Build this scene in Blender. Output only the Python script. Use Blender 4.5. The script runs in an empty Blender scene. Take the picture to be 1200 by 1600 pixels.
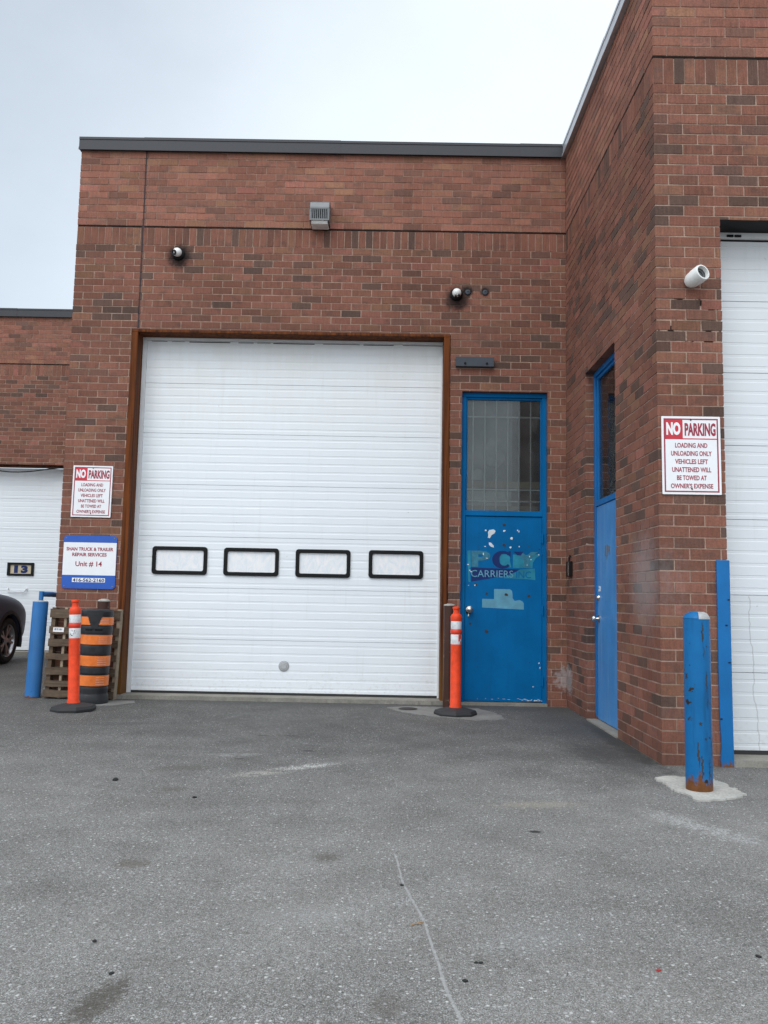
import bpy, bmesh, math, random
from mathutils import Vector, Matrix, Euler
R = math.radians
random.seed(7)
scene = bpy.context.scene
COL = scene.collection

# ------------------------------------------------------------------ camera, sky, sun, exposure
CAM_YAW, CAM_PITCH, CAM_ROLL = 0.00531, 0.10023, 0.01903
cd = bpy.data.cameras.new('camera')
cam = bpy.data.objects.new('camera', cd); COL.objects.link(cam)
cd.sensor_fit = 'VERTICAL'; cd.sensor_height = 24.0
cd.lens = 24.0 * 1321.3 / 1600.0
cd.clip_start = 0.05; cd.clip_end = 1000
_cy, _sy, _cp, _sp = math.cos(CAM_YAW), math.sin(CAM_YAW), math.cos(CAM_PITCH), math.sin(CAM_PITCH)
_f = Vector((-_sy*_cp, _cy*_cp, _sp)); _r = Vector((_cy, _sy, 0)); _u = _r.cross(_f)
_r2 = math.cos(CAM_ROLL)*_r + math.sin(CAM_ROLL)*_u
_u2 = -math.sin(CAM_ROLL)*_r + math.cos(CAM_ROLL)*_u
cam.matrix_world = Matrix(((_r2.x, _u2.x, -_f.x, 0), (_r2.y, _u2.y, -_f.y, -9.193), (_r2.z, _u2.z, -_f.z, 1.133), (0, 0, 0, 1)))
scene.camera = cam

SUN_EL, SUN_AZ = 52.0, 205.0       # azimuth: where the sun stands, degrees from +Y (behind the wall) towards +X
w = bpy.data.worlds.new("World"); scene.world = w; w.use_nodes = True
wt = w.node_tree; wn = wt.nodes; wl = wt.links
bg = wn['Background']
sky = wn.new('ShaderNodeTexSky'); sky.sky_type = 'NISHITA'; sky.sun_disc = False
sky.sun_elevation = R(SUN_EL); sky.sun_rotation = R(SUN_AZ)
sky.air_density = 1.0; sky.dust_density = 0.8; sky.ozone_density = 1.0
tcw = wn.new('ShaderNodeTexCoord')
mpw = wn.new('ShaderNodeMapping'); mpw.inputs['Scale'].default_value = (1.0, 1.0, 1.6)
nzw = wn.new('ShaderNodeTexNoise'); nzw.inputs['Scale'].default_value = 1.7; nzw.inputs['Detail'].default_value = 6; nzw.inputs['Roughness'].default_value = .55
rpw = wn.new('ShaderNodeValToRGB')
rpw.color_ramp.elements[0].position = .25; rpw.color_ramp.elements[0].color = (.78, .78, .78, 1)
rpw.color_ramp.elements[1].position = .66; rpw.color_ramp.elements[1].color = (.97, .97, .97, 1)
mxw = wn.new('ShaderNodeMix'); mxw.data_type = 'RGBA'
wl.new(tcw.outputs['Generated'], mpw.inputs['Vector']); wl.new(mpw.outputs['Vector'], nzw.inputs['Vector'])
wl.new(nzw.outputs['Fac'], rpw.inputs['Fac']); 
wl.new(sky.outputs['Color'], mxw.inputs['A'])
mxw.inputs['B'].default_value = (10.3, 11.3, 12.1, 1)   # thin bright overcast
# the veil of cloud is brighter towards the sun and thins out, bluer, towards the west
SUN_DIR = (math.sin(R(SUN_AZ))*math.cos(R(SUN_EL)), math.cos(R(SUN_AZ))*math.cos(R(SUN_EL)), math.sin(R(SUN_EL)))
dtw = wn.new('ShaderNodeVectorMath'); dtw.operation = 'DOT_PRODUCT'; dtw.inputs[1].default_value = SUN_DIR
mrw = wn.new('ShaderNodeMapRange'); mrw.interpolation_type = 'SMOOTHSTEP'
for i_, v_ in enumerate((.1, 1.0, 1.0, 1.5)): mrw.inputs[i_+1].default_value = v_
vsw = wn.new('ShaderNodeVectorMath'); vsw.operation = 'SCALE'
dww = wn.new('ShaderNodeVectorMath'); dww.operation = 'DOT_PRODUCT'; dww.inputs[1].default_value = (-.62, .55, .56)
mww = wn.new('ShaderNodeMapRange'); mww.interpolation_type = 'SMOOTHSTEP'
for i_, v_ in enumerate((.68, .99, 0.0, .40)): mww.inputs[i_+1].default_value = v_
sbw = wn.new('ShaderNodeMath'); sbw.operation = 'SUBTRACT'; sbw.use_clamp = True
wl.new(tcw.outputs['Generated'], dtw.inputs[0]); wl.new(dtw.outputs['Value'], mrw.inputs[0])
wl.new(tcw.outputs['Generated'], dww.inputs[0]); wl.new(dww.outputs['Value'], mww.inputs[0])
wl.new(rpw.outputs['Color'], sbw.inputs[0]); wl.new(mww.outputs[0], sbw.inputs[1]); wl.new(sbw.outputs[0], mxw.inputs['Factor'])
wl.new(mxw.outputs['Result'], vsw.inputs[0]); wl.new(mrw.outputs[0], vsw.inputs['Scale'])
wl.new(vsw.outputs[0], bg.inputs['Color']); bg.inputs['Strength'].default_value = 0.1

sl = bpy.data.lights.new('sun', 'SUN'); sl.energy = 1.2; sl.angle = R(35); sl.color = (1.0, .965, .92)
so = bpy.data.objects.new('sun', sl); COL.objects.link(so)
_sd = Vector((math.sin(R(SUN_AZ))*math.cos(R(SUN_EL)), math.cos(R(SUN_AZ))*math.cos(R(SUN_EL)), math.sin(R(SUN_EL))))
so.rotation_euler = _sd.to_track_quat('Z', 'Y').to_euler()
so.location = (0, -6, 12)
scene.view_settings.view_transform = 'Standard'; scene.view_settings.look = 'None'
scene.view_settings.exposure = 0.05; scene.view_settings.gamma = 1.0

# ------------------------------------------------------------------ dimensions
XS, YF = 1.942, -3.1415            # side wall plane, front plane of the projecting bay
XL = -3.582                        # outer edge of the pier
C_, B_ = 0.08, 0.2233              # brick course and brick module
Z_SOL, Z_LED, Z_COP = 5.04, 5.255, 6.155

# ------------------------------------------------------------------ node helpers
class G:
    """small wrapper that writes node arithmetic"""
    def __init__(s, name):
        s.m = bpy.data.materials.new(name); s.m.use_nodes = True
        s.t = s.m.node_tree; s.n = s.t.nodes; s.l = s.t.links
        s.b = s.n['Principled BSDF']; s.out = s.n['Material Output']
    def put(s, sock, v):
        if isinstance(v, bpy.types.NodeSocket): s.l.new(v, sock)
        elif isinstance(v, (tuple, list)):
            sock.default_value = tuple(v) + ((1,) if len(v) == 3 and len(sock.default_value) == 4 else ())
        else: sock.default_value = v
    def math(s, op, a, b=0.0, c=None, clamp=False):
        nd = s.n.new('ShaderNodeMath'); nd.operation = op; nd.use_clamp = clamp
        s.put(nd.inputs[0], a); s.put(nd.inputs[1], b)
        if c is not None: s.put(nd.inputs[2], c)
        return nd.outputs[0]
    def add(s, a, b): return s.math('ADD', a, b)
    def sub(s, a, b): return s.math('SUBTRACT', a, b)
    def mul(s, a, b): return s.math('MULTIPLY', a, b)
    def div(s, a, b): return s.math('DIVIDE', a, b)
    def gt(s, a, b): return s.math('GREATER_THAN', a, b)
    def lt(s, a, b): return s.math('LESS_THAN', a, b)
    def floor(s, a): return s.math('FLOOR', a)
    def mn(s, a, b): return s.math('MINIMUM', a, b)
    def mx(s, a, b): return s.math('MAXIMUM', a, b)
    def step(s, a, lo, hi, to0=0., to1=1.):
        nd = s.n.new('ShaderNodeMapRange'); nd.interpolation_type = 'SMOOTHSTEP'
        s.put(nd.inputs[0], a)
        for i, v in enumerate((lo, hi, to0, to1)): s.put(nd.inputs[i+1], v)
        return nd.outputs[0]
    def mix(s, f, a, b, blend='MIX'):
        nd = s.n.new('ShaderNodeMix'); nd.data_type = 'RGBA'; nd.blend_type = blend
        s.put(nd.inputs['Factor'], f); s.put(nd.inputs[6], a); s.put(nd.inputs[7], b)
        return nd.outputs[2]
    def fmix(s, f, a, b):
        nd = s.n.new('ShaderNodeMix'); nd.data_type = 'FLOAT'
        s.put(nd.inputs[0], f); s.put(nd.inputs[2], a); s.put(nd.inputs[3], b)
        return nd.outputs[0]
    def comb(s, x, y, z):
        nd = s.n.new('ShaderNodeCombineXYZ')
        for i, v in enumerate((x, y, z)): s.put(nd.inputs[i], v)
        return nd.outputs[0]
    def sep(s, v):
        nd = s.n.new('ShaderNodeSeparateXYZ'); s.l.new(v, nd.inputs[0]); return nd.outputs[0], nd.outputs[1], nd.outputs[2]
    def pos(s):
        if not hasattr(s, '_g'): s._g = s.n.new('ShaderNodeNewGeometry')
        return s._g.outputs['Position']
    def nor(s): s.pos(); return s._g.outputs['True Normal']
    def obj(s):
        if not hasattr(s, '_tc'): s._tc = s.n.new('ShaderNodeTexCoord')
        return s._tc.outputs['Object']
    def scale(s, v, k):
        nd = s.n.new('ShaderNodeMapping'); s.l.new(v, nd.inputs[0])
        nd.inputs['Scale'].default_value = k if isinstance(k, tuple) else (k, k, k)
        return nd.outputs[0]
    def noise(s, v, scale=5., detail=3., rough=.5, dist=0.):
        nd = s.n.new('ShaderNodeTexNoise'); s.l.new(v, nd.inputs['Vector'])
        nd.inputs['Scale'].default_value = scale; nd.inputs['Detail'].default_value = detail
        nd.inputs['Roughness'].default_value = rough; nd.inputs['Distortion'].default_value = dist
        return nd.outputs['Fac']
    def white(s, v):
        nd = s.n.new('ShaderNodeTexWhiteNoise'); nd.noise_dimensions = '3D'; s.l.new(v, nd.inputs['Vector'])
        return nd.outputs['Value'], nd.outputs['Color']
    def voro(s, v, scale, feature='F1'):
        nd = s.n.new('ShaderNodeTexVoronoi'); nd.feature = feature; s.l.new(v, nd.inputs['Vector']); nd.inputs['Scale'].default_value = scale
        return nd.outputs['Distance'], nd.outputs.get('Color')
    def ramp(s, f, stops, interp='LINEAR'):
        nd = s.n.new('ShaderNodeValToRGB'); cr = nd.color_ramp; cr.interpolation = interp
        while len(cr.elements) < len(stops): cr.elements.new(.5)
        for e, (p, c) in zip(cr.elements, stops): e.position = p; e.color = tuple(c)+(1,)
        s.put(nd.inputs[0], f); return nd.outputs[0]
    def bump(s, h, strength=.4, dist=.01):
        nd = s.n.new('ShaderNodeBump'); nd.inputs['Strength'].default_value = strength; nd.inputs['Distance'].default_value = dist
        s.l.new(h, nd.inputs['Height']); s.l.new(nd.outputs[0], s.b.inputs['Normal'])
    def spot(s, v, c, r, ang=0., nz=None, soft=.35, amp=.6):
        """soft elliptical patch: 1 in the middle, 0 outside, its edge broken up by nz"""
        nd = s.n.new('ShaderNodeMapping'); nd.vector_type = 'TEXTURE'; s.l.new(v, nd.inputs[0])
        nd.inputs['Location'].default_value = c; nd.inputs['Rotation'].default_value = (0, 0, ang); nd.inputs['Scale'].default_value = r
        ln = s.n.new('ShaderNodeVectorMath'); ln.operation = 'LENGTH'; s.l.new(nd.outputs[0], ln.inputs[0])
        d = ln.outputs['Value']
        if nz is not None: d = s.add(d, s.mul(s.sub(nz, .5), amp*2))
        return s.step(d, 1.0-soft, 1.0+soft, 1., 0.)
    def done(s, color=None, rough=None, metal=None, spec=None, coat=None):
        for k, v in (('Base Color', color), ('Roughness', rough), ('Metallic', metal), ('Specular IOR Level', spec), ('Coat Weight', coat)):
            if v is not None: s.put(s.b.inputs[k], v)
        return s.m

def simple(name, color, rough=.6, metal=0., spec=.5, var=.15, vscale=8., bump=0.):
    g = G(name); p = g.obj()
    n = g.noise(p, vscale, 5, .6)
    k = g.step(n, .2, .8, 1-var, 1+var)
    c = g.mix(1., color, g.comb(k, k, k), 'MULTIPLY')
    rr = g.fmix(n, rough*.85, min(1, rough*1.15))
    if bump: g.bump(g.noise(p, vscale*6, 4), bump, .004)
    return g.done(c, rr, metal, spec)

# ------------------------------------------------------------------ materials
def wall_marks(g, P, c, z, y, big, lo):
    """dirt, soot and efflorescence that belong to the wall, over brick and mortar alike"""
    def mark(c0, r0, colr, f, soft=.4, amp=.55):
        nonlocal c
        c = g.mix(g.mul(g.spot(P, c0, r0, 0., big, soft, amp), f), c, colr)
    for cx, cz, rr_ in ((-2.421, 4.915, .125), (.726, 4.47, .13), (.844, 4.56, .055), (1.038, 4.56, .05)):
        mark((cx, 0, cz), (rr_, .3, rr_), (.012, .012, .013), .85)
    mark((XS, -2.78, 1.30), (.25, .30, .30), (.34, .33, .34), .42, .7)
    mark((XS, -.10, .30), (.16, .16, .14), (.42, .40, .40), .5, .25, 1.1)
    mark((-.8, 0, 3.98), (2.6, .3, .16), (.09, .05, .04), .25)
    c = g.mix(g.mul(g.mul(g.step(z, .0, .35, 1., 0.), g.step(lo, .35, .65)), .35), c, (.055, .036, .03))
    # faint run-off streaks below the parapet
    run = g.step(g.noise(g.scale(P, (7., 7., .35)), 1.1, 4, .6), .55, .75)
    c = g.mix(g.mul(g.mul(run, g.step(z, 4.2, 6.1, 0., 1.)), .16), c, (.32, .24, .21))
    return c

def mat_brick():
    g = G('brick'); P = g.pos(); x, y, z = g.sep(P)
    at = g.n.new('ShaderNodeAttribute'); at.attribute_name = 'brick_tone'; r0, r1, r2 = g.sep(at.outputs['Vector'])
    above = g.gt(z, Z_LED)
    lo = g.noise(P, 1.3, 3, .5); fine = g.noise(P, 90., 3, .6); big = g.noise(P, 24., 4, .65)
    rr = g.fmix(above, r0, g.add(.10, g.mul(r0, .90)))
    base = g.ramp(rr, [(0., (.102, .064, .053)), (.07, (.118, .070, .056)), (.16, (.165, .079, .058)), (.30, (.202, .087, .061)),
                       (.55, (.216, .092, .065)), (.75, (.228, .099, .071)), (.88, (.212, .106, .067)), (1., (.258, .104, .080))])
    streak = g.noise(g.scale(P, (70., 70., 7.)), 1., 3, .6)
    flash = g.noise(g.scale(P, (5., 5., 9.)), 1.3, 3, .55)
    fl = g.mul(g.step(flash, .50, .66), g.gt(r1, .35))
    base = g.mix(g.mul(fl, .55), base, (.122, .074, .060))
    base = g.mix(g.mul(g.step(g.noise(P, 17., 4, .65), .52, .72), .3), base, (.130, .078, .058))
    k = g.mul(g.step(streak, .2, .8, .80, 1.16), g.mul(g.step(lo, .3, .7, .92, 1.08), g.fmix(r2, .86, 1.14)))
    k = g.mul(k, g.mul(g.step(fine, .25, .75, .84, 1.14), g.fmix(above, 1., 1.26)))  # bricks above the ledge lightened: stronger sky light put into the colour
    c = g.mix(1., base, g.comb(k, k, k), 'MULTIPLY')
    c = wall_marks(g, P, c, z, y, big, lo)
    g.bump(g.add(g.mul(streak, .5), g.add(fine, big)), .35, .004)
    return g.done(c, .9, spec=.15)

def mat_mortar():
    g = G('mortar'); P = g.pos(); x, y, z = g.sep(P); nx, ny, nz_ = g.sep(g.nor())
    side = g.gt(g.math('ABSOLUTE', nx), .5); above = g.gt(z, Z_LED)
    lo = g.noise(P, 1.3, 3, .5); big = g.noise(P, 24., 4, .65); wv = g.noise(P, 5., 3, .6)
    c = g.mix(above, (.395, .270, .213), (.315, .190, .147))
    k = g.mul(g.step(g.noise(P, 9., 4, .7), .25, .75, .70, 1.18), g.step(g.noise(P, 110., 3, .6), .25, .75, .85, 1.15))
    c = g.mix(1., c, g.comb(k, k, k), 'MULTIPLY')
    c = wall_marks(g, P, c, z, y, big, lo)
    led = g.step(g.math('ABSOLUTE', g.sub(z, Z_LED-.002)), .010, .013, 1., 0.)
    c = g.mix(led, c, (.016, .013, .012))
    cj = g.mul(g.step(g.math('ABSOLUTE', g.add(x, 2.836)), .012, .016, 1., 0.), g.mul(g.gt(z, 4.06), g.mul(g.sub(1., side), g.mul(g.gt(y, -1.), g.lt(y, 2.)))))
    c = g.mix(cj, c, (.060, .050, .055))
    crk = g.mul(g.mul(g.gt(z, 3.02), g.lt(z, 3.40)), g.mul(g.lt(y, -3.0), g.gt(x, 1.94)))
    c = g.mix(g.mul(crk, g.step(g.noise(P, 7., 4, .6), .54, .60)), c, (.03, .02, .016))
    g.bump(big, .3, .004)
    return g.done(c, .95, spec=.1)

def mat_asphalt():
    g = G('asphalt'); P = g.pos(); x, y, z = g.sep(P)
    warp = g.noise(P, 3., 4, .6)
    big = g.noise(P, .55, 5, .6); mid = g.noise(P, 2.6, 5, .62); fine = g.noise(P, 160., 4, .7); gr = g.noise(P, 420., 2, .6)
    d1, c1 = g.voro(P, 62.); d2, c2 = g.voro(P, 135.); d3, c3 = g.voro(P, 260.)
    a1, b1, _ = g.sep(c1); a2, b2, _ = g.sep(c2); a3, b3, _ = g.sep(c3)
    wornz = g.add(y, g.mul(g.sub(warp, .5), 2.6))
    worn = g.step(wornz, -5.6, -1.2, 1., .0)          # the open yard is worn to the stone, the strip by the wall is not
    dens = g.add(.075, g.mul(worn, .10))
    dens = g.mul(dens, g.step(mid, .25, .75, .5, 1.6))
    s1 = g.mul(g.gt(a1, g.sub(1., g.mul(dens, .85))), g.step(d1, .18, .42, 1., 0.))
    s2 = g.mul(g.gt(a2, g.sub(1., g.mul(dens, 1.7))), g.step(d2, .25, .45, 1., 0.))
    s3 = g.mul(g.gt(a3, g.sub(1., g.mul(dens, 2.6))), g.step(d3, .3, .5, 1., 0.))
    dk = g.mul(g.gt(b2, .86), g.step(d2, .3, .5, 1., 0.))
    tone = g.fmix(worn, .080, .150)
    tone = g.mul(tone, g.step(big, .3, .7, .84, 1.14)); tone = g.mul(tone, g.step(mid, .25, .75, .93, 1.07))
    tone = g.mul(tone, g.step(fine, .25, .75, .5, 1.5)); tone = g.mul(tone, g.step(gr, .25, .75, .6, 1.4))
    coarse = g.noise(P, 48., 3, .75); tone = g.mul(tone, g.step(coarse, .28, .72, .72, 1.28))
    d0, c0 = g.voro(P, 27.); a0, b0, _ = g.sep(c0)
    s0 = g.mul(g.gt(a0, g.sub(1., g.mul(dens, .8))), g.step(d0, .10, .24, 1., 0.))
    c = g.mix(1., (1.05, 1.0, .935), g.comb(tone, tone, tone), 'MULTIPLY')
    c = g.mix(g.mul(s0, .7), c, (.42, .415, .40))
    c = g.mix(g.mul(dk, .7), c, (.035, .035, .036))
    c = g.mix(g.mul(s3, .75), c, (.40, .405, .405))
    c = g.mix(g.mul(s2, .8), c, g.mix(b2, (.26, .26, .255), (.50, .50, .49)))
    c = g.mix(g.mul(s1, .85), c, g.mix(b1, (.28, .275, .27), (.60, .60, .58)))
    nz = g.noise(P, 9., 5, .7)
    nf = g.noise(P, 38., 4, .7)
    grit = g.mul(g.step(g.noise(P, 75., 4, .8), .42, .58), g.step(g.noise(P, 13., 4, .7), .36, .56))
    def mark(cc, rr, ang, colr, f, soft=.4, amp=.5, n=None):
        nonlocal c
        k = g.spot(P, (cc[0], cc[1], 0), (rr[0], rr[1], 5), R(ang), n if n is not None else nz, soft, amp)
        if n is coarse: k = g.mul(k, grit)              # pale scuffs only cling to the high grains
        c = g.mix(g.mul(k, f), c, colr)
    # spilt cement and old scuffs
    mark((-.52, -3.42), (.20, .06), 34, (.62, .61, .58), .95, .35, 2.6, coarse)
    mark((-.80, -3.66), (.20, .075), 34, (.42, .40, .36), .9, .35, 2.6, coarse)
    mark((-1.05, -3.05), (.16, .06), 10, (.42, .42, .41), .6, .4, 2.6, coarse)
    mark((-1.4, -1.15), (.25, .03), 70, (.3, .3, .3), .35, .4, 2.2, coarse)
    mark((-.75, -1.0), (.30, .025), 5, (.3, .3, .3), .35, .4, 2.2, coarse)
    mark((-.35, -1.1), (.25, .025), 40, (.3, .3, .3), .35, .4, 2.2, coarse)
    mark((.85, -4.35), (.22, .07), 10, (.32, .29, .23), .35, .4, 2.0, nf)
    mark((1.62, -4.75), (.34, .09), 122, (.52, .52, .51), .65, .25, 2.4, coarse)
    mark((-.30, -6.05), (.18, .10), 10, (.36, .36, .355), .16, .6, 1.3, nf)
    mark((.55, -6.2), (.2, .1), 30, (.25, .26, .27), .14, .6, 1.3, nf)
    # brown oil drips, wet-looking patches and painted shade along the front wall
    mark((-1.30, -3.55), (.17, .09), 15, (.07, .062, .05), .45, .4, 1.3, nf)
    mark((-1.22, -4.15), (.08, .05), 0, (.08, .07, .055), .4, .4, 1.3, nf)
    mark((-1.05, -5.52), (.075, .055), 10, (.075, .062, .045), .5, .4, 1.3, nf)
    mark((-.24, -5.38), (.055, .06), 0, (.07, .062, .05), .55, .4, 1.3, nf)
    mark((-.78, -6.72), (.05, .13), -12, (.05, .042, .03), .65, .4, 1.2, nf)
    mark((.02, -6.7), (.05, .07), 0, (.07, .06, .05), .4)
    mark((-2.35, -1.75), (.35, .10), 12, (.05, .05, .05), .35)
    for cx, cy, r1, r2 in ((-.55, -2.85, .05, .02), (-.75, -2.2, .06, .012), (-.98, -2.2, .05, .012), (-1.0, -3.2, .035, .012), (.75, -4.9, .03, .02), (-2.9, -2.9, .14, .02)):
        mark((cx, cy), (r1, r2), 0, (.012, .012, .012), .9, .3, .4)
    mark((.2, -.15), (2.4, .22), 0, (.055, .055, .056), .55, .6)  # ambient shade at the foot of the front wall, put into the colour
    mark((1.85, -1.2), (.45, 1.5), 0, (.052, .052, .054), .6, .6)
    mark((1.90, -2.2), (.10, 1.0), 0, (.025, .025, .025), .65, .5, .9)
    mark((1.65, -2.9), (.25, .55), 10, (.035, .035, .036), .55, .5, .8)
    # long pale scrape that runs towards the viewer
    lx = g.add(g.add(.056, g.mul(g.add(y, 5.314), -.1095)), g.add(g.mul(g.sub(g.noise(P, 2.2, 2), .5), .05), g.mul(g.sub(nf, .5), .008)))
    ln = g.step(g.math('ABSOLUTE', g.sub(x, lx)), .0025, .0065, 1., 0.)
    ln = g.mul(ln, g.mul(g.lt(y, -5.3), g.step(nf, .36, .5, .35, 1.)))
    c = g.mix(g.mul(ln, .75), c, (.34, .34, .335))
    h = g.add(g.mul(g.add(s1, s2), .5), g.add(g.mul(fine, .9), g.mul(gr, .3)))
    g.bump(h, .55, .004)
    return g.done(c, g.fmix(fine, .78, .95), spec=.35)

def mat_concrete(name, col, stain=(.2, .19, .18)):
    g = G(name); P = g.pos()
    n = g.noise(P, 4., 6, .65); f = g.noise(P, 70., 4, .7); d, vc = g.voro(P, 80.); a, b, _ = g.sep(vc)
    k = g.mul(g.step(n, .25, .75, .75, 1.15), g.step(f, .2, .8, .8, 1.2))
    c = g.mix(1., col, g.comb(k, k, k), 'MULTIPLY')
    c = g.mix(g.mul(g.gt(a, .85), .4), c, stain)
    g.bump(g.add(f, g.mul(n, .5)), .5, .006)
    return g.done(c, .92, spec=.3)

def mat_white_door(name, dirt_top, damage=False):
    g = G(name); P = g.pos(); x, y, z = g.sep(P)
    n = g.noise(P, 2.2, 6, .65); st = g.noise(g.scale(P, (14., 14., 1.1)), 1.2, 5, .65); f = g.noise(P, 30., 4, .65)
    c = g.mix(n, (.74, .775, .815), (.80, .825, .85))
    d = g.mul(g.step(z, 2.3, 4.1, 0., 1.), dirt_top)
    d = g.mul(d, g.step(g.add(n, g.mul(st, .5)), .55, .95, .35, 1.))
    c = g.mix(d, c, (.64, .615, .55))
    drip = g.mul(g.step(st, .56, .78), .16)
    c = g.mix(drip, c, (.50, .49, .47))
    low = g.mul(g.step(z, .05, .5, 1., 0.), g.step(f, .5, .75)); c = g.mix(g.mul(low, .3), c, (.40, .38, .35))
    mk = g.step(g.noise(P, 11., 2, .5), .77, .80); c = g.mix(g.mul(mk, .4), c, (.32, .32, .33))
    if damage:
        lx = g.add(2.74, g.add(g.mul(g.sub(g.noise(g.scale(P, (0., 0., 1.)), 3., 4, .6), .5), .14), g.mul(z, -.06)))
        ln = g.mul(g.step(g.math('ABSOLUTE', g.sub(x, lx)), .002, .006, 1., 0.), g.lt(z, 1.19))
        c = g.mix(g.mul(ln, .42), c, (.30, .29, .28))
        c = g.mix(1., c, g.mix(g.lt(z, 1.195), (.90, .90, .90), (.84, .84, .83)), 'MULTIPLY')
    g.bump(g.noise(g.scale(P, (1., 1., 2.2)), 1.6, 2, .5), .10, .05)
    return g.done(c, g.fmix(n, .38, .55), spec=.45)

def mat_paint(name, col, chip=(.10, .045, .02), chips=.0, rust_z=None, spec=.3, rough=.42, dirt=.25, fade_or_sheen=None):
    g = G(name); P = g.obj(); W = g.pos(); x, y, z = g.sep(P)
    n = g.noise(P, 2.6, 5, .6); st = g.noise(g.scale(P, (12., 12., 1.2)), 1.3, 4, .6); f = g.noise(P, 22., 5, .7)
    k = g.step(n, .25, .75, .86, 1.12)
    c = g.mix(1., col, g.comb(k, k, k), 'MULTIPLY')
    if fade_or_sheen: c = g.mix(g.step(st, .45, .8, 0., .55), c, fade_or_sheen)
    c = g.mix(g.mul(g.step(st, .5, .8), dirt), c, tuple(v*.35+.006 for v in col))
    if chips:
        m = g.step(g.add(f, g.mul(g.noise(g.scale(P, (9., 9., 3.)), 1., 3), .55)), 1.02-chips, 1.05-chips)
        c = g.mix(m, c, chip)
    if rust_z:
        rz = g.step(g.add(z, g.add(g.mul(g.sub(f, .5), rust_z*2.0), g.mul(g.sub(st, .5), rust_z*3.2))), rust_z*.5, rust_z*1.1, 1., 0.)
        rc = g.mix(f, (.055, .022, .010), (.22, .085, .025)); c = g.mix(rz, c, rc)
    g.bump(g.add(f, g.mul(n, .6)), .12, .004)
    return g.done(c, g.fmix(n, rough*.8, rough*1.25), spec=spec)

def mat_rusty_frame():
    g = G('brown_steel'); P = g.pos(); x, y, z = g.sep(P)
    st = g.noise(g.scale(P, (22., 22., .7)), 1.2, 5, .65); f = g.noise(P, 26., 5, .7); n = g.noise(P, 1.7, 4, .6)
    c = g.mix(g.step(st, .3, .7), (.034, .011, .005), (.175, .049, .011))
    c = g.mix(g.step(n, .5, .75, 0., .6), c, (.13, .045, .014))
    lowz = g.step(g.add(z, g.mul(g.sub(st, .5), .9)), .05, .75, 1., 0.)
    c = g.mix(g.mul(lowz, .75), c, g.mix(f, (.20, .10, .02), (.11, .04, .012)))
    c = g.mix(g.mul(g.step(f, .72, .78), .5), c, (.30, .2, .12))
    g.bump(f, .15, .004)
    return g.done(c, .65, spec=.12)

def mat_wood():
    g = G('weathered_wood'); P = g.obj()
    gr = g.noise(g.scale(P, (2.2, 30., 30.)), 1.5, 6, .65, .6); n = g.noise(P, 7., 5, .7)
    c = g.ramp(gr, [(.25, (.045, .030, .021)), (.5, (.125, .088, .060)), (.75, (.20, .15, .105))])
    c = g.mix(g.step(n, .35, .7, 0., .65), c, (.065, .047, .037))
    g.bump(gr, .4, .004)
    return g.done(c, .9, spec=.2)

def mat_glass(name, dust):
    g = G(name); P = g.pos()
    tr = g.n.new('ShaderNodeBsdfTransparent'); tr.inputs[0].default_value = (.72, .76, .76, 1)
    gl = g.n.new('ShaderNodeBsdfGlossy'); gl.inputs['Roughness'].default_value = .04
    df = g.n.new('ShaderNodeBsdfDiffuse'); df.inputs[0].default_value = (.34, .345, .345, 1)
    fr = g.n.new('ShaderNodeFresnel'); fr.inputs[0].default_value = 1.5
    m1 = g.n.new('ShaderNodeMixShader'); m2 = g.n.new('ShaderNodeMixShader')
    n = g.noise(P, 3.2, 6, .65)
    dn = g.step(n, .3, .75, dust*.45, dust*1.5)
    g.l.new(dn, m1.inputs[0]); g.l.new(tr.outputs[0], m1.inputs[1]); g.l.new(df.outputs[0], m1.inputs[2])
    g.l.new(fr.outputs[0], m2.inputs[0]); g.l.new(m1.outputs[0], m2.inputs[1]); g.l.new(gl.outputs[0], m2.inputs[2])
    g.l.new(m2.outputs[0], g.out.inputs['Surface'])
    return g.m

def mat_film():
    g = G('pane_painted_reflections'); P = g.pos()
    n = g.noise(g.scale(P, (9., 9., 5.)), 1.4, 6, .7, 1.2)
    c = g.mix(g.step(n, .3, .7), (.70, .745, .79), (.88, .855, .85))  # pale film; bluish and pinkish tones put reflections into its colour
    return g.done(c, .22, spec=.6)

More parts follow.
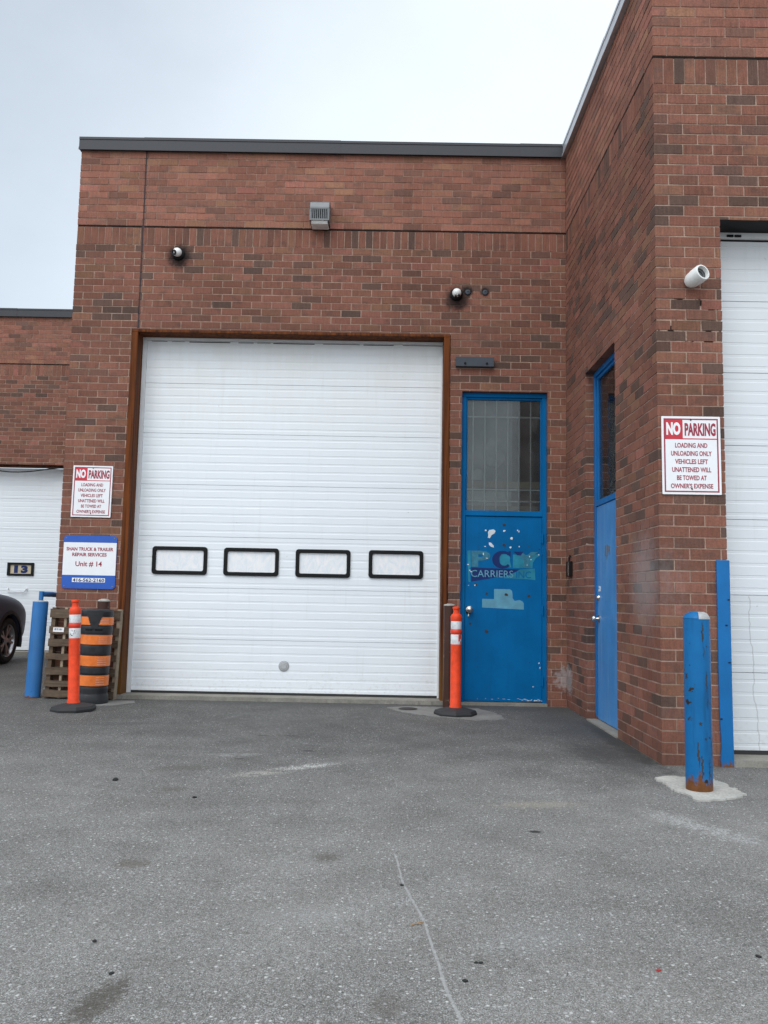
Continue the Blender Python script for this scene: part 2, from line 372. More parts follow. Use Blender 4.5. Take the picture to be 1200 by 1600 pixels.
M = dict(
    brick=mat_brick(), mortar=mat_mortar(), asphalt=mat_asphalt(),
    concrete=mat_concrete('sill_concrete', (.25, .235, .205)), pad=mat_concrete('pale_concrete', (.42, .41, .38), (.26, .25, .22)),
    oldpad=mat_concrete('grey_concrete', (.205, .20, .19)),
    door=mat_white_door('white_door', .42), door_b=mat_white_door('white_door_dented', .22, True),
    trim=simple('white_trim', (.72, .73, .74), .5, var=.08),
    steel=mat_rusty_frame(),
    blue=mat_paint('blue_paint', (.0, .122, .330), (.30, .36, .42), .0, rough=.55, spec=.10),
    blue_side=mat_paint('blue_paint_sky_sheen', (.055, .215, .490), (.30, .36, .42), .0, dirt=.1, fade_or_sheen=(.19, .37, .58)),  # side door lightened: sky sheen put into base and streak colours
    blue_pipe=mat_paint('blue_pipe_paint', (.028, .150, .390), (.03, .02, .02), .03, rust_z=.02, fade_or_sheen=(.08, .22, .45)),
    blue_bol=mat_paint('blue_bollard_paint', (.006, .128, .335), (.030, .020, .016), .12, rust_z=.09, dirt=.85, spec=.2),
    blue_guard=mat_paint('blue_guard_paint', (.004, .132, .370), (.03, .02, .02), .02, rust_z=.045),
    coping=simple('dark_metal', (.030, .030, .037), .5, .1, var=.12),
    coping_sheen=simple('metal_sky_sheen', (.50, .51, .53), .35, .4, var=.12),  # side coping: grazing sky reflection put into a lighter metal colour
    black=simple('black_plastic', (.006, .006, .0065), .55, spec=.2),
    rubber=simple('black_rubber', (.022, .022, .023), .75, bump=.2),
    orange=simple('orange_plastic', (.74, .058, .012), .5, var=.22, vscale=14, spec=.3),
    red=simple('red_plastic', (.66, .045, .018), .42, var=.12),
    band=simple('white_tape', (.66, .66, .67), .5, var=.22, vscale=26),
    drum_orange=simple('orange_sheeting', (.80, .19, .028), .38, var=.16, vscale=12),
    drum_black=simple('black_drum_plastic', (.020, .021, .024), .5, var=.45, vscale=10, spec=.35),
    wood=mat_wood(), pale_wood=simple('pale_wood', (.30, .24, .17), .9, var=.3, vscale=20),
    brown=mat_paint('brown_bollard_paint', (.052, .020, .013), (.14, .1, .07), .12, dirt=.2),
    cap=mat_concrete('bollard_cap', (.40, .385, .35)),
    chrome=simple('brushed_metal', (.62, .60, .57), .25, 1., var=.1),
    grey_metal=simple('grey_metal', (.17, .175, .185), .5, .3),
    galv=simple('zinc_plate', (.40, .405, .41), .5, .5, var=.25),
    slate=simple('slate_steel', (.042, .050, .064), .55, .2, var=.2),
    glass=mat_glass('dirty_glass', .10), glass_b=mat_glass('window_glass', .06),
    film=mat_film(), greyfilm=simple('grey_film', (.27, .285, .30), .7, var=.55, vscale=3.2),
    film_shape=simple('pale_cloth', (.42, .43, .43), .8, var=.5, vscale=6),
    dark=simple('dark_interior', (.035, .038, .038), .8, var=.4, vscale=3), bars=simple('grille_bar', (.85, .85, .82), .6),
    pale_tan=simple('pale_tan_film', (.52, .43, .30), .6, var=.2),
    tan=simple('tan_board', (.33, .25, .15), .75, var=.25), shelf=simple('pale_box', (.5, .5, .48), .7),
    sign_white=simple('sign_white', (.80, .80, .82), .35, var=.03), sign_red=simple('sign_red', (.52, .016, .035), .4, var=.08),
    letter_red=simple('letter_red', (.30, .018, .045), .45, var=.08),
    sign_blue=simple('sign_blue', (.010, .085, .42), .3, var=.1), letter_blue=simple('letter_blue', (.008, .024, .11), .5, spec=.25),
    navy=simple('navy_vinyl', (.004, .022, .125), .5, spec=.25), teal=simple('teal_residue', (.020, .205, .31), .6, var=.25, spec=.2),
    paleteal=simple('pale_residue', (.10, .30, .42), .55, var=.2), greenteal=simple('green_residue', (.022, .165, .25), .6, var=.3, vscale=25),
    paint_white=simple('bare_primer', (.66, .70, .73), .6), hole=simple('rusty_hole', (.035, .030, .028), .8, var=.4, vscale=60),
    white_plastic=simple('white_plastic', (.78, .78, .76), .3, var=.05), lens=simple('lens_glass', (.012, .012, .014), .08, spec=.8),
    car=simple('charcoal_car_paint', (.050, .062, .092), .42, .0, var=.05, spec=.25), clad=simple('black_cladding', (.012, .012, .013), .6),
    tyre=simple('tyre_rubber', (.013, .013, .013), .8), alloy=simple('dark_alloy', (.48, .48, .49), .3, .9), carglass=simple('tinted_glass', (.01, .012, .014), .06, spec=.8),
    headlamp=simple('headlamp_glass', (.45, .46, .47), .1, spec=.8), lamp_red=simple('tail_lamp', (.25, .01, .01), .2),
    stone=simple('pebble_stone', (.26, .255, .25), .9, var=.3), bark=simple('twig_wood', (.32, .20, .10), .9), scrap=simple('red_scrap', (.35, .03, .03), .6),
    tar=simple('tar_lump', (.014, .014, .014), .9), roof=simple('roof_felt', (.09, .09, .09), .95), cable=simple('cable_black', (.010, .010, .010), .6),
)

# ------------------------------------------------------------------ mesh helpers
class MB:
    def __init__(s): s.b = bmesh.new()
    def box(s, x0, x1, y0, y1, z0, z1, mtx=None):
        vs = [s.b.verts.new((x, y, z)) for x in (x0, x1) for y in (y0, y1) for z in (z0, z1)]
        for f in ((0, 1, 3, 2), (4, 6, 7, 5), (0, 4, 5, 1), (2, 3, 7, 6), (0, 2, 6, 4), (1, 5, 7, 3)):
            s.b.faces.new([vs[i] for i in f])
        if mtx is not None: bmesh.ops.transform(s.b, matrix=mtx, verts=vs)
        return vs
    def quad(s, *pts): return s.b.faces.new([s.b.verts.new(p) for p in pts])
    def lathe(s, prof, seg=28, mtx=None, caps=True, a0=0., a1=2*math.pi):
        full = abs(a1-a0-2*math.pi) < 1e-6
        n = seg if full else seg+1
        rings = []; allv = []
        for r, z in prof:
            ring = [s.b.verts.new((r*math.cos(a0+(a1-a0)*i/seg), r*math.sin(a0+(a1-a0)*i/seg), z)) for i in range(n)]
            rings.append(ring); allv += ring
        for a, b in zip(rings, rings[1:]):
            for i in range(seg):
                j = (i+1) % n
                s.b.faces.new((a[i], a[j], b[j], b[i]))
        if caps and full:
            if prof[0][0] > 1e-5: s.b.faces.new(rings[0][::-1])
            if prof[-1][0] > 1e-5: s.b.faces.new(rings[-1])
        if mtx is not None: bmesh.ops.transform(s.b, matrix=mtx, verts=allv)
        return allv
    def tube(s, pts, r, seg=10):
        pts = [Vector(p) for p in pts]; rings = []
        for i, p in enumerate(pts):
            d = (pts[min(i+1, len(pts)-1)]-pts[max(i-1, 0)]).normalized()
            q = d.to_track_quat('Z', 'Y')
            rings.append([s.b.verts.new(p + q @ Vector((r*math.cos(2*math.pi*k/seg), r*math.sin(2*math.pi*k/seg), 0))) for k in range(seg)])
        for a, b in zip(rings, rings[1:]):
            for k in range(seg): s.b.faces.new((a[k], a[(k+1) % seg], b[(k+1) % seg], b[k]))
        s.b.faces.new(rings[0][::-1]); s.b.faces.new(rings[-1])
    def prism(s, poly, lo, hi, axis='y'):
        """polygon in the plane across axis, extruded from lo to hi"""
        def P(a, b, t): return {'y': (a, t, b), 'x': (t, a, b), 'z': (a, b, t)}[axis]
        v0 = [s.b.verts.new(P(a, b, lo)) for a, b in poly]; v1 = [s.b.verts.new(P(a, b, hi)) for a, b in poly]
        s.b.faces.new(v0); s.b.faces.new(v1[::-1]); n = len(poly)
        for i in range(n): s.b.faces.new((v0[i], v1[i], v1[(i+1) % n], v0[(i+1) % n]))
        return v0+v1
    def ring(s, outer, inner, lo, hi, axis='y'):
        def P(a, b, t): return {'y': (a, t, b), 'x': (t, a, b), 'z': (a, b, t)}[axis]
        L = [[s.b.verts.new(P(a, b, t)) for a, b in poly] for t in (lo, hi) for poly in (outer, inner)]
        o0, i0, o1, i1 = L; n = len(outer)
        for i in range(n):
            j = (i+1) % n
            s.b.faces.new((o0[i], o0[j], i0[j], i0[i])); s.b.faces.new((o1[i], i1[i], i1[j], o1[j]))
            s.b.faces.new((o0[i], o1[i], o1[j], o0[j])); s.b.faces.new((i0[i], i0[j], i1[j], i1[i]))
    def build(s, name, mat, parent=None, smooth=False, bevel=0., loc=None):
        bmesh.ops.recalc_face_normals(s.b, faces=s.b.faces)
        if bevel: bmesh.ops.bevel(s.b, geom=[e for e in s.b.edges if len(e.link_faces) == 2 and e.calc_face_angle() > .6], offset=bevel, segments=2, affect='EDGES', profile=.5)
        me = bpy.data.meshes.new(name); s.b.to_mesh(me); s.b.free()
        if smooth:
            me.polygons.foreach_set('use_smooth', [True]*len(me.polygons))
            me.set_sharp_from_angle(angle=R(35))
        me.materials.append(mat)
        o = bpy.data.objects.new(name, me); COL.objects.link(o)
        if parent: o.parent = parent
        if loc: o.location = loc
        return o

def rrect(x0, x1, z0, z1, r, n=5):
    out = []
    for cx, cz, a in ((x1-r, z1-r, 0), (x0+r, z1-r, 90), (x0+r, z0+r, 180), (x1-r, z0+r, 270)):
        for i in range(n+1):
            t = R(a+90*i/n); out.append((cx+r*math.cos(t), cz+r*math.sin(t)))
    return out

def tag(o, label=None, cat=None, group=None, kind=None):
    for k, v in (('label', label), ('category', cat), ('group', group), ('kind', kind)):
        if v: o[k] = v
    return o
def thing(name, loc, label, cat, group=None, rot=(0, 0, 0)):
    o = bpy.data.objects.new(name, None); COL.objects.link(o); o.location = loc; o.rotation_euler = rot; o.empty_display_size = .2
    return tag(o, label, cat, group)
def kids(o): return [c for c in bpy.data.objects if c.parent == o]
def copy_tree(o, parent=None):
    c = o.copy(); COL.objects.link(c)
    if parent: c.parent = parent
    for k in kids(o): copy_tree(k, c)
    return c

def text(body, x0, x1, z0, z1, y, mat, parent, weight=.0, name='lettering', axis='y', thick=.0012, spacing=1.0):
    """letters as a thin flat mesh, fitted to the given rectangle; they face -y (or -x when axis is 'x')"""
    cu = bpy.data.curves.new(name, 'FONT'); cu.body = body; cu.align_x = 'LEFT'; cu.size = 1.0; cu.offset = weight; cu.extrude = .01; cu.resolution_u = 3; cu.space_character = spacing
    tmp = bpy.data.objects.new('tmp', cu); COL.objects.link(tmp)
    dg = bpy.context.evaluated_depsgraph_get(); me = bpy.data.meshes.new_from_object(tmp.evaluated_get(dg))
    bpy.data.objects.remove(tmp); bpy.data.curves.remove(cu)
    xs = [v.co.x for v in me.vertices]; ys = [v.co.y for v in me.vertices]; zs = [v.co.z for v in me.vertices]
    ax, bx, ay, by, az, bz = min(xs), max(xs), min(ys), max(ys), min(zs), max(zs)
    for v in me.vertices:
        u = (v.co.x-ax)/(bx-ax); t = (v.co.y-ay)/(by-ay); d = (v.co.z-az)/(bz-az)
        v.co = (x0+u*(x1-x0), y-thick*d, z0+t*(z1-z0))
    me.materials.clear(); me.materials.append(mat)
    o = bpy.data.objects.new(name, me); COL.objects.link(o)
    if parent: o.parent = parent
    return o

def blob(m, cx, cz, rx, rz, y, thick=.0012, n=9, rnd=None):
    rnd = rnd or random
    poly = []
    for i in range(n):
        a = 2*math.pi*i/n; k = rnd.uniform(.65, 1.15)
        poly.append((cx+rx*k*math.cos(a), cz+rz*k*math.sin(a)))
    m.prism(poly, y-thick, y, 'y')

# ------------------------------------------------------------------ ground
m = MB(); m.quad((-150, -150, 0), (150, -150, 0), (150, 150, 0), (-150, 150, 0))
tag(m.build('asphalt_ground', M['asphalt']), kind='structure')

def slab(name, poly, z0, z1, mat, rag=.0, seed=1):
    rnd = random.Random(seed); pts = []
    n = len(poly)
    for i in range(n):
        a, b = Vector(poly[i]), Vector(poly[(i+1) % n]); k = max(1, int((b-a).length/.035)) if rag else 1
        for j in range(k):
            p = a.lerp(b, j/k)
            if rag and j: p += Vector((rnd.uniform(-rag, rag), rnd.uniform(-rag, rag)))
            pts.append((p.x, p.y))
    m = MB(); m.prism(pts, z0, z1, 'z')
    return tag(m.build(name, mat), kind='structure')
slab('concrete_sill', [(-2.90, -.03), (.66, -.03), (.66, .30), (-2.90, .30)], -.02, .042, M['concrete'], .006, 3)
slab('concrete_sill', [(2.42, YF-.005), (6.3, YF-.005), (6.3, YF+.5), (2.42, YF+.5)], -.02, .045, M['concrete'])
slab('concrete_sill', [(-9.2, 5.90), (-5.5, 5.90), (-5.5, 6.35), (-9.2, 6.35)], -.02, .05, M['concrete'])
slab('concrete_sill', [(.795, .0), (1.735, .0), (1.735, .15), (.795, .15)], -.02, .028, M['concrete'])
slab('concrete_sill', [(1.93, -1.99), (2.2, -1.99), (2.2, -.94), (1.93, -.94)], -.02, .014, M['concrete'])
slab('concrete_patch', [(1.745, -3.60), (1.86, -3.53), (2.13, -3.60), (2.16, -4.02), (1.97, -4.17), (1.80, -4.20), (1.775, -4.0)], -.02, .010, M['pad'], .020, 5)
slab('concrete_patch', [(.02, -.33), (.25, -.21), (.95, -.25), (1.12, -.62), (1.14, -1.05), (.86, -1.14), (.55, -.95), (.28, -.80), (.10, -.52)], -.02, .005, M['oldpad'], .018, 6)
slab('concrete_patch', [(-2.98, -.28), (-2.62, -.22), (-2.55, -.40), (-2.72, -.62), (-2.95, -.66)], -.02, .008, M['oldpad'], .012, 8)

# ------------------------------------------------------------------ walls with openings
def wall(m, axis, a0, a1, z0, z1, face, thick, holes, ends=(True, True)):
    """one wall slab; axis 'x' runs along x and faces -y, axis 'y' runs along y and faces -x"""
    def P(a, d, z): return (a, face+d, z) if axis == 'x' else (face+d, a, z)
    A = sorted({a0, a1, *[h[0] for h in holes], *[h[1] for h in holes]}); A = [a for a in A if a0 <= a <= a1]
    Z = sorted({z0, z1, *[h[2] for h in holes], *[h[3] for h in holes]}); Z = [z for z in Z if z0 <= z <= z1]
    def solid(i, j):
        if not (0 <= i < len(A)-1 and 0 <= j < len(Z)-1): return None
        ca, cz = (A[i]+A[i+1])/2, (Z[j]+Z[j+1])/2
        return not any(h[0] < ca < h[1] and h[2] < cz < h[3] for h in holes)
    for i in range(len(A)-1):
        for j in range(len(Z)-1):
            if not solid(i, j): continue
            p, q, r, s_ = A[i], A[i+1], Z[j], Z[j+1]
            m.quad(P(p, 0, r), P(q, 0, r), P(q, 0, s_), P(p, 0, s_))
            m.quad(P(p, thick, r), P(p, thick, s_), P(q, thick, s_), P(q, thick, r))
            for di, aa, e in ((-1, p, ends[0]), (1, q, ends[1])):
                nb = solid(i+di, j)
                if nb is False or (nb is None and e): m.quad(P(aa, 0, r), P(aa, thick, r), P(aa, thick, s_), P(aa, 0, s_))
            for dj, z in ((-1, r), (1, s_)):
                nb = solid(i, j+dj)
                if nb is False or (nb is None and dj == 1): m.quad(P(p, 0, z), P(q, 0, z), P(q, thick, z), P(p, thick, z))
    bmesh.ops.remove_doubles(m.b, verts=m.b.verts, dist=1e-5)

RB = random.Random(42)
def bricks(m, axis, a0, a1, face, holes, corner=None, joint=None):
    """lays the facing bricks of one wall, each a slightly uneven block that stands proud of the mortar"""
    tone = m.b.faces.layers.float_vector.get('brick_tone') or m.b.faces.layers.float_vector.new('brick_tone')
    dep = .1017
    def block(p, q, r, t):
        if q-p < .008 or t-r < .008: return
        rough = axis == 'x' and face < -3 and 3.0 < r < 3.40 and p < 2.45
        j = 2.2 if rough else 1.
        d = RB.uniform(-.0016, .0016)*j
        def v(a, dd, z):
            a += RB.uniform(-.0012, .0012)*j; z += RB.uniform(-.0013, .0013)*j
            return m.b.verts.new((a, face+dd, z) if axis == 'x' else (face+dd, a, z))
        F = [v(p, d, r), v(q, d, r), v(q, d, t), v(p, d, t)]; Bk = [v(p, dep, r), v(q, dep, r), v(q, dep, t), v(p, dep, t)]
        tv = (RB.random(), RB.random(), RB.random())
        for f in ((F[0], F[1], F[2], F[3]), (F[0], Bk[0], Bk[1], F[1]), (F[1], Bk[1], Bk[2], F[2]), (F[2], Bk[2], Bk[3], F[3]), (F[3], Bk[3], Bk[0], F[0])):
            fc = m.b.faces.new(f); fc.material_index = 1; fc[tone] = tv
    def cut(rects, h):
        out = []
        for p, q, r, t in rects:
            if q <= h[0] or p >= h[1] or t <= h[2] or r >= h[3]: out.append((p, q, r, t)); continue
            if p < h[0]: out.append((p, h[0], r, t))
            if q > h[1]: out.append((h[1], q, r, t))
            pp, qq = max(p, h[0]), min(q, h[1])
            if t > h[3]: out.append((pp, qq, max(r, h[3]), t))
        return out
    def lay(p, q, r, t):
        if q <= a0+.001 or p >= a1-.001: return
        p, q = max(p, a0), min(q, a1); rects = [(p, q, r, t)]
        for h in holes: rects = cut(rects, h)
        if joint and p < joint < q and r > 4.05:
            rects = [x for R_ in rects for x in ((R_[0], joint-.008, R_[2], R_[3]), (joint+.008, R_[1], R_[2], R_[3]))]
        for x in rects: block(*x)
    rows = [(k*C_+.0055, k*C_+.0748) for k in range(63)]
    rows += [(Z_LED+.012+k*C_, min(Z_LED+.0805+k*C_, Z_COP-.002)) for k in range(12) if Z_LED+.02+k*C_ < Z_COP]
    o = corner if corner is not None else a0
    for k, (r, t) in enumerate(rows):
        par = (k + (1 if axis == 'y' else 0)) % 2
        ph = o + (.1117 if par else 0.) - (0 if corner is None else 0)
        wob = RB.uniform(-.004, .004)
        n0 = int(math.floor((a0-ph)/B_)); n1 = int(math.ceil((a1-ph)/B_))
        for i in range(n0, n1+1):
            p = ph+i*B_+(wob if i > 1 else 0); lo_ = p
            if corner is not None and p < corner-.001:
                continue
            lay(p, p+.2125, r, t)
        if corner is not None and par == 1 and not hasattr(m, 'skip'):
            pass                                    # the other wall's corner brick shows its end here
        elif corner is None: pass
    n0 = int((a1-a0)/.0797)
    for i in range(n0+1):
        p = o+i*.0797
        if corner is not None and i == 0 and axis == 'y': p += .004; 
        lay(p+.004, p+.0757, Z_SOL+.004, Z_LED-.012)
def wall_build(m, parent):
    """a wall mesh with two materials: mortar (0) and brick (1)"""
    bmesh.ops.recalc_face_normals(m.b, faces=m.b.faces)
    me = bpy.data.meshes.new('brick_wall'); m.b.to_mesh(me); m.b.free()
    me.materials.append(M['mortar']); me.materials.append(M['brick'])
    o = bpy.data.objects.new('brick_wall', me); COL.objects.link(o); o.parent = parent
    return o
MR = .0042          # depth of the mortar joints
def grow(hs, k=.004): return [(h[0]-k, h[1]+k, h[2], h[3]+k) for h in hs]

bld = thing('brick_building', (0, 0, 0), 'red brown brick unit with blue doors, a large white overhead door and projecting bay', 'building')
D1 = (-2.905, .658, 0, 4.06); MD = (.793, 1.738, 0, 3.42); SD = (-1.998, -.9082, 0, 3.39); D2 = (2.425, 6.25, 0, 3.975)
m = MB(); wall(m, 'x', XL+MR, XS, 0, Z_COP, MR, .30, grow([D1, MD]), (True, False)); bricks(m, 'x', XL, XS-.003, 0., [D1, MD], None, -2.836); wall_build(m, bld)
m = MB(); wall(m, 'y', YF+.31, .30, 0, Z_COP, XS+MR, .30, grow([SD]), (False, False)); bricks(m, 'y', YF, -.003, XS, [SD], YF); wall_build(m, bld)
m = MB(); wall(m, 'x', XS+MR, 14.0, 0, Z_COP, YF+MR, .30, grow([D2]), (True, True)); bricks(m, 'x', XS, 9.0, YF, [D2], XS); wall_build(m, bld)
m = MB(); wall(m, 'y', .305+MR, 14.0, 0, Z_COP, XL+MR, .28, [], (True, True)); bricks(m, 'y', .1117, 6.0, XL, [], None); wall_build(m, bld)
m = MB(); m.box(XL+.28, XS, .30, 14, 5.80, 5.90); m.box(XS+.30, 14, YF+.30, 14, 5.80, 5.90); m.build('roof', M['roof'], bld)

def coping(parent, segs, axis, face, depth=.36, lip=.035, mat='coping'):
    """folded sheet-metal cap: front lip, drip edge and top, in lengths with a lapped seam"""
    m = MB()
    for i, (a, b) in enumerate(segs):
        pr = .003*(i % 2); lo = .002*(i % 2)
        def bx(d0, d1, z0, z1):
            if axis == 'x': m.box(a, b, face+d0, face+d1, z0, z1)
            else: m.box(face+d0, face+d1, a, b, z0, z1)
        bx(-lip-pr, depth, Z_COP-.006-lo, Z_COP+.128+lo)
        bx(-lip-.012-pr, -lip-pr, Z_COP-.018-lo, Z_COP+.012)
        bx(-lip-.006-pr, -lip-pr, Z_COP+.108, Z_COP+.136+lo)
    return m.build('coping', M[mat], parent)
coping(bld, [(XL-.02, -2.86), (-2.86, -.62), (-.62, 1.42), (1.42, XS-.037)], 'x', 0.0)
coping(bld, [(YF+.31, -1.9), (-1.9, .3)], 'y', XS, mat='coping_sheen')['label'] = 'metal coping with sky reflection painted pale'
coping(bld, [(XS-.037, 6.0), (6.0, 14.0)], 'x', YF, .33)

# ------------------------------------------------------------------ overhead doors
def rib_profile(z_top, z_bot, joints):
    """(y, z) outline of the ribbed face from top to bottom; y grows into the building"""
    pts = []
    edges = [z_top]+joints+[z_bot]
    for k in range(len(edges)-1):
        t, b = edges[k], edges[k+1]
        if k: pts += [(.0, t-.0025)]
        else: pts += [(0., t)]
        off = [.047, .139, .231, .323, .415, .507]
        if k == 0 and len(joints) > 3: off = [o-.012 for o in off]
        for o in off:
            z = t-o
            if z-.03 < b+.012: break
            pts += [(0., z), (.0018, z-.0030), (.0018, z-.022), (0., z-.0272)]
        pts += [(0., b+.0025)]
        if k < len(edges)-2: pts += [(.013, b+.0022), (.013, b-.0015)]
    return pts
def overhead_door(parent, x0, x1, y, z0, z1, joints, mat, label=None, windows=()):
    pts = rib_profile(z1, z0, joints)
    m = MB()
    wz = [(w_[2]+.012, w_[3]-.012) for w_ in windows]
    xs = sorted({x0, x1, *[v for w_ in windows for v in (w_[0]+.012, w_[1]-.012)]})
    zlist = pts
    # cut panes: split the profile where the windows start and stop
    cuts = sorted({v for w_ in wz for v in w_}, reverse=True)
    full = []
    for (ya, za), (yb, zb) in zip(pts, pts[1:]+[None] if False else pts[1:]):
        full.append((ya, za))
        for c in cuts:
            if za > c > zb: full.append((ya+(yb-ya)*(za-c)/(za-zb), c))
    full.append(pts[-1])
    for (ya, za), (yb, zb) in zip(full, full[1:]):
        for a, b in zip(xs, xs[1:]):
            ca, cz = (a+b)/2, (za+zb)/2
            if any(w_[0]+.012 < ca < w_[1]-.012 and w_[2]+.012 < cz < w_[3]-.012 for w_ in windows): continue
            m.quad((a, y+ya, za), (b, y+ya, za), (b, y+yb, zb), (a, y+yb, zb))
    m.quad((x0, y+.05, z0), (x1, y+.05, z0), (x1, y+.05, z1), (x0, y+.05, z1)) if not windows else None
    bmesh.ops.remove_doubles(m.b, verts=m.b.verts, dist=1e-5)
    d = m.build('overhead_door', mat, parent)
    if label: d['label'] = label
    return d
J = [3.506, 2.931, 2.348, 1.765, 1.197, .632]
WIN = [(-2.619, -2.006, 1.340, 1.650), (-1.822, -1.209, 1.338, 1.648), (-1.022, -.413, 1.336, 1.646), (-.210, .397, 1.340, 1.650)]
od = overhead_door(bld, -2.86, .615, .22, .066, 4.0, J, M['door'], 'white ribbed overhead door with four black framed windows', WIN)
for (a, b, c, d) in WIN:
    m = MB(); m.ring(rrect(a, b, c, d, .035), rrect(a+.041, b-.041, c+.041, d-.041, .02), .200, .232)
    wf = m.build('window_frame', M['black'], od, bevel=.004)
    m = MB(); m.box(a+.03, b-.03, .2215, .229, c+.03, d-.03); m.build('window_pane', M['film'], od)
m = MB(); mt = Matrix.Translation((-1.118, .222, .356)) @ Matrix.Rotation(R(90), 4, 'X')
m.lathe([(0, .020), (.030, .020), (.034, .014), (.046, .014), (.052, .008), (.058, .008), (.060, 0)], 28, mt, caps=False); m.build('exhaust_port', M['galv'], od, True)
m = MB(); m.box(-2.84, .60, .212, .25, .040, .062); m.build('bottom_seal', M['rubber'], od)
m = MB()
m.box(-2.832, -2.787, .196, .219, .045, 4.0); m.box(.566, .584, .196, .219, .045, 3.87); m.box(-2.832, .584, .190, .219, 4.001, 4.028)
m.build('weather_strip', M['trim'], bld)
m = MB()       # the top seal has torn and shows a dark ragged gap
xx = -2.74; rnd = random.Random(4)
while xx < .5:
    L_ = rnd.uniform(.08, .5); t = rnd.uniform(.002, .008)
    m.box(xx, xx+L_, .2135, .2195, 3.992-t, 3.9925); xx += L_+rnd.uniform(.01, .12)
m.build('torn_top_seal', M['black'], od)
# brown steel channel frame round the opening
m = MB()
m.box(-2.903, -2.833, -.006, .30, 0, 4.029); m.box(.585, .656, -.006, .30, 0, 4.029); m.box(-2.903, .656, -.006, .30, 4.0295, 4.058)
m.build('door_frame', M['steel'], bld, bevel=.004)
# second overhead door, in the projecting bay
od2 = overhead_door(bld, 2.40, 6.28, YF+.25, .072, 3.915, [3.44, 2.88, 2.32, 1.76, 1.198, .632], M['door_b'], 'white ribbed overhead door with a cracked lower panel')
m = MB(); m.box(2.42, 6.25, YF+.245, YF+.28, .043, .070); m.build('bottom_seal', M['rubber'], od2)
m = MB(); m.box(2.426, 6.249, YF+.215, YF+.248, 3.930, 3.972); m.build('weather_strip', M['trim'], bld)
m = MB(); m.box(2.426, 6.249, YF+.012, YF+.29, 3.9735, 3.985); m.build('steel_lintel', M['black'], bld)
m = MB()
for px in (2.56, 2.62): m.box(px, px+.05, YF+.205, YF+.2145, 3.935, 3.952)
m.build('cable_bracket', M['black'], od2)

# ------------------------------------------------------------------ blue door beside the overhead door
FR = .055
m = MB()
m.box(.794, .846, FR, .17, .0, 3.369); m.box(1.690, 1.737, FR, .17, .0, 3.369); m.box(.794, 1.737, FR, .17, 3.3695, 3.419)
m.box(.8465, 1.6895, FR+.002, .165, 2.042, 2.100)
m.box(.8465, .862, FR+.022, .12, 2.1005, 3.369); m.box(1.674, 1.6895, FR+.022, .12, 2.1005, 3.369); m.box(.8625, 1.6735, FR+.022, .12, 3.345, 3.369)
m.build('door_frame', M['blue'], bld, bevel=.003)
m = MB(); m.box(.849, 1.687, FR+.014, .115, .040, 2.036)
leaf = m.build('entrance_door', M['blue'], bld, bevel=.002); leaf['label'] = 'blue steel door with peeled decal and scattered paint chips'
YL = FR+.014
def LX(cx): return .849+(cx-134)*.001337
def LZ(cy): return 2.03-(cy-41)*.001335
def cpoly(pts): return [(LX(a), LZ(b)) for a, b in pts]
m = MB(); m.prism(cpoly([(183, 457), (580, 467), (545, 488), (470, 522), (185, 574)]), YL-.0008, YL, 'y'); m.build('vinyl_wedge', M['navy'], leaf)
for pl_, t_ in (([(585, 467), (640, 462), (704, 458), (708, 552), (640, 545), (450, 541), (475, 522), (548, 490)], .0008), ([(150, 322), (178, 318), (180, 452), (172, 470), (178, 575), (165, 578), (160, 560)], .0008),
               ([(525, 345), (600, 350), (690, 345), (740, 338), (742, 352), (712, 372), (688, 410), (684, 455), (524, 456)], .0007), ([(432, 345), (500, 345), (500, 398), (512, 452), (440, 452), (420, 420), (418, 365)], .0006)):
    m = MB(); m.prism(cpoly(pl_), YL-t_, YL, 'y'); m.build('peeled_patch', M['teal'], leaf)
m = MB(); m.prism(cpoly([(275, 712), (372, 712), (372, 630), (500, 630), (517, 642), (522, 668), (522, 700), (540, 724), (578, 716), (606, 728), (614, 745), (614, 793), (275, 782)]), YL-.0008, YL, 'y')
m.build('peeled_patch', M['paleteal'], leaf)
text('P', LX(185), LX(340), LZ(452), LZ(320), YL-.0004, M['greenteal'], leaf, .045)
arc_o = [(440+86*math.cos(R(a)), 389-72*math.sin(R(a))) for a in range(38, 324, 11)]; arc_i = [(452+42*math.cos(R(a)), 389-50*math.sin(R(a))) for a in range(318, 42, -11)]
m = MB(); m.prism(cpoly(arc_o+arc_i), YL-.0022, YL-.001, 'y'); m.prism(cpoly([(488, 320), (505, 320), (505, 366), (490, 358)]), YL-.0024, YL-.001, 'y'); m.build('lettering', M['navy'], leaf)
text('Y', LX(540), LX(730), LZ(452), LZ(322), YL-.0010, M['greenteal'], leaf, .05)
m = MB(); m.prism(cpoly([(530, 322), (608, 322), (590, 352), (560, 350)]), YL-.0026, YL-.001, 'y'); m.build('vinyl_scrap', M['navy'], leaf)
text('CARRIERS', LX(183), LX(526), LZ(535), LZ(478), YL-.0010, M['paleteal'], leaf, .0)
text('INC', LX(552), LX(672), LZ(538), LZ(482), YL-.0010, M['blue'], leaf, .0)
rnd = random.Random(11); m = MB()
m.prism(cpoly([(318, 165), (330, 148), (365, 142), (382, 155), (372, 175), (350, 188), (335, 215), (318, 212), (322, 190)]), YL-.0012, YL, 'y')
m.prism(cpoly([(326, 250), (345, 252), (365, 275), (368, 292), (345, 285), (328, 270)]), YL-.0012, YL, 'y')
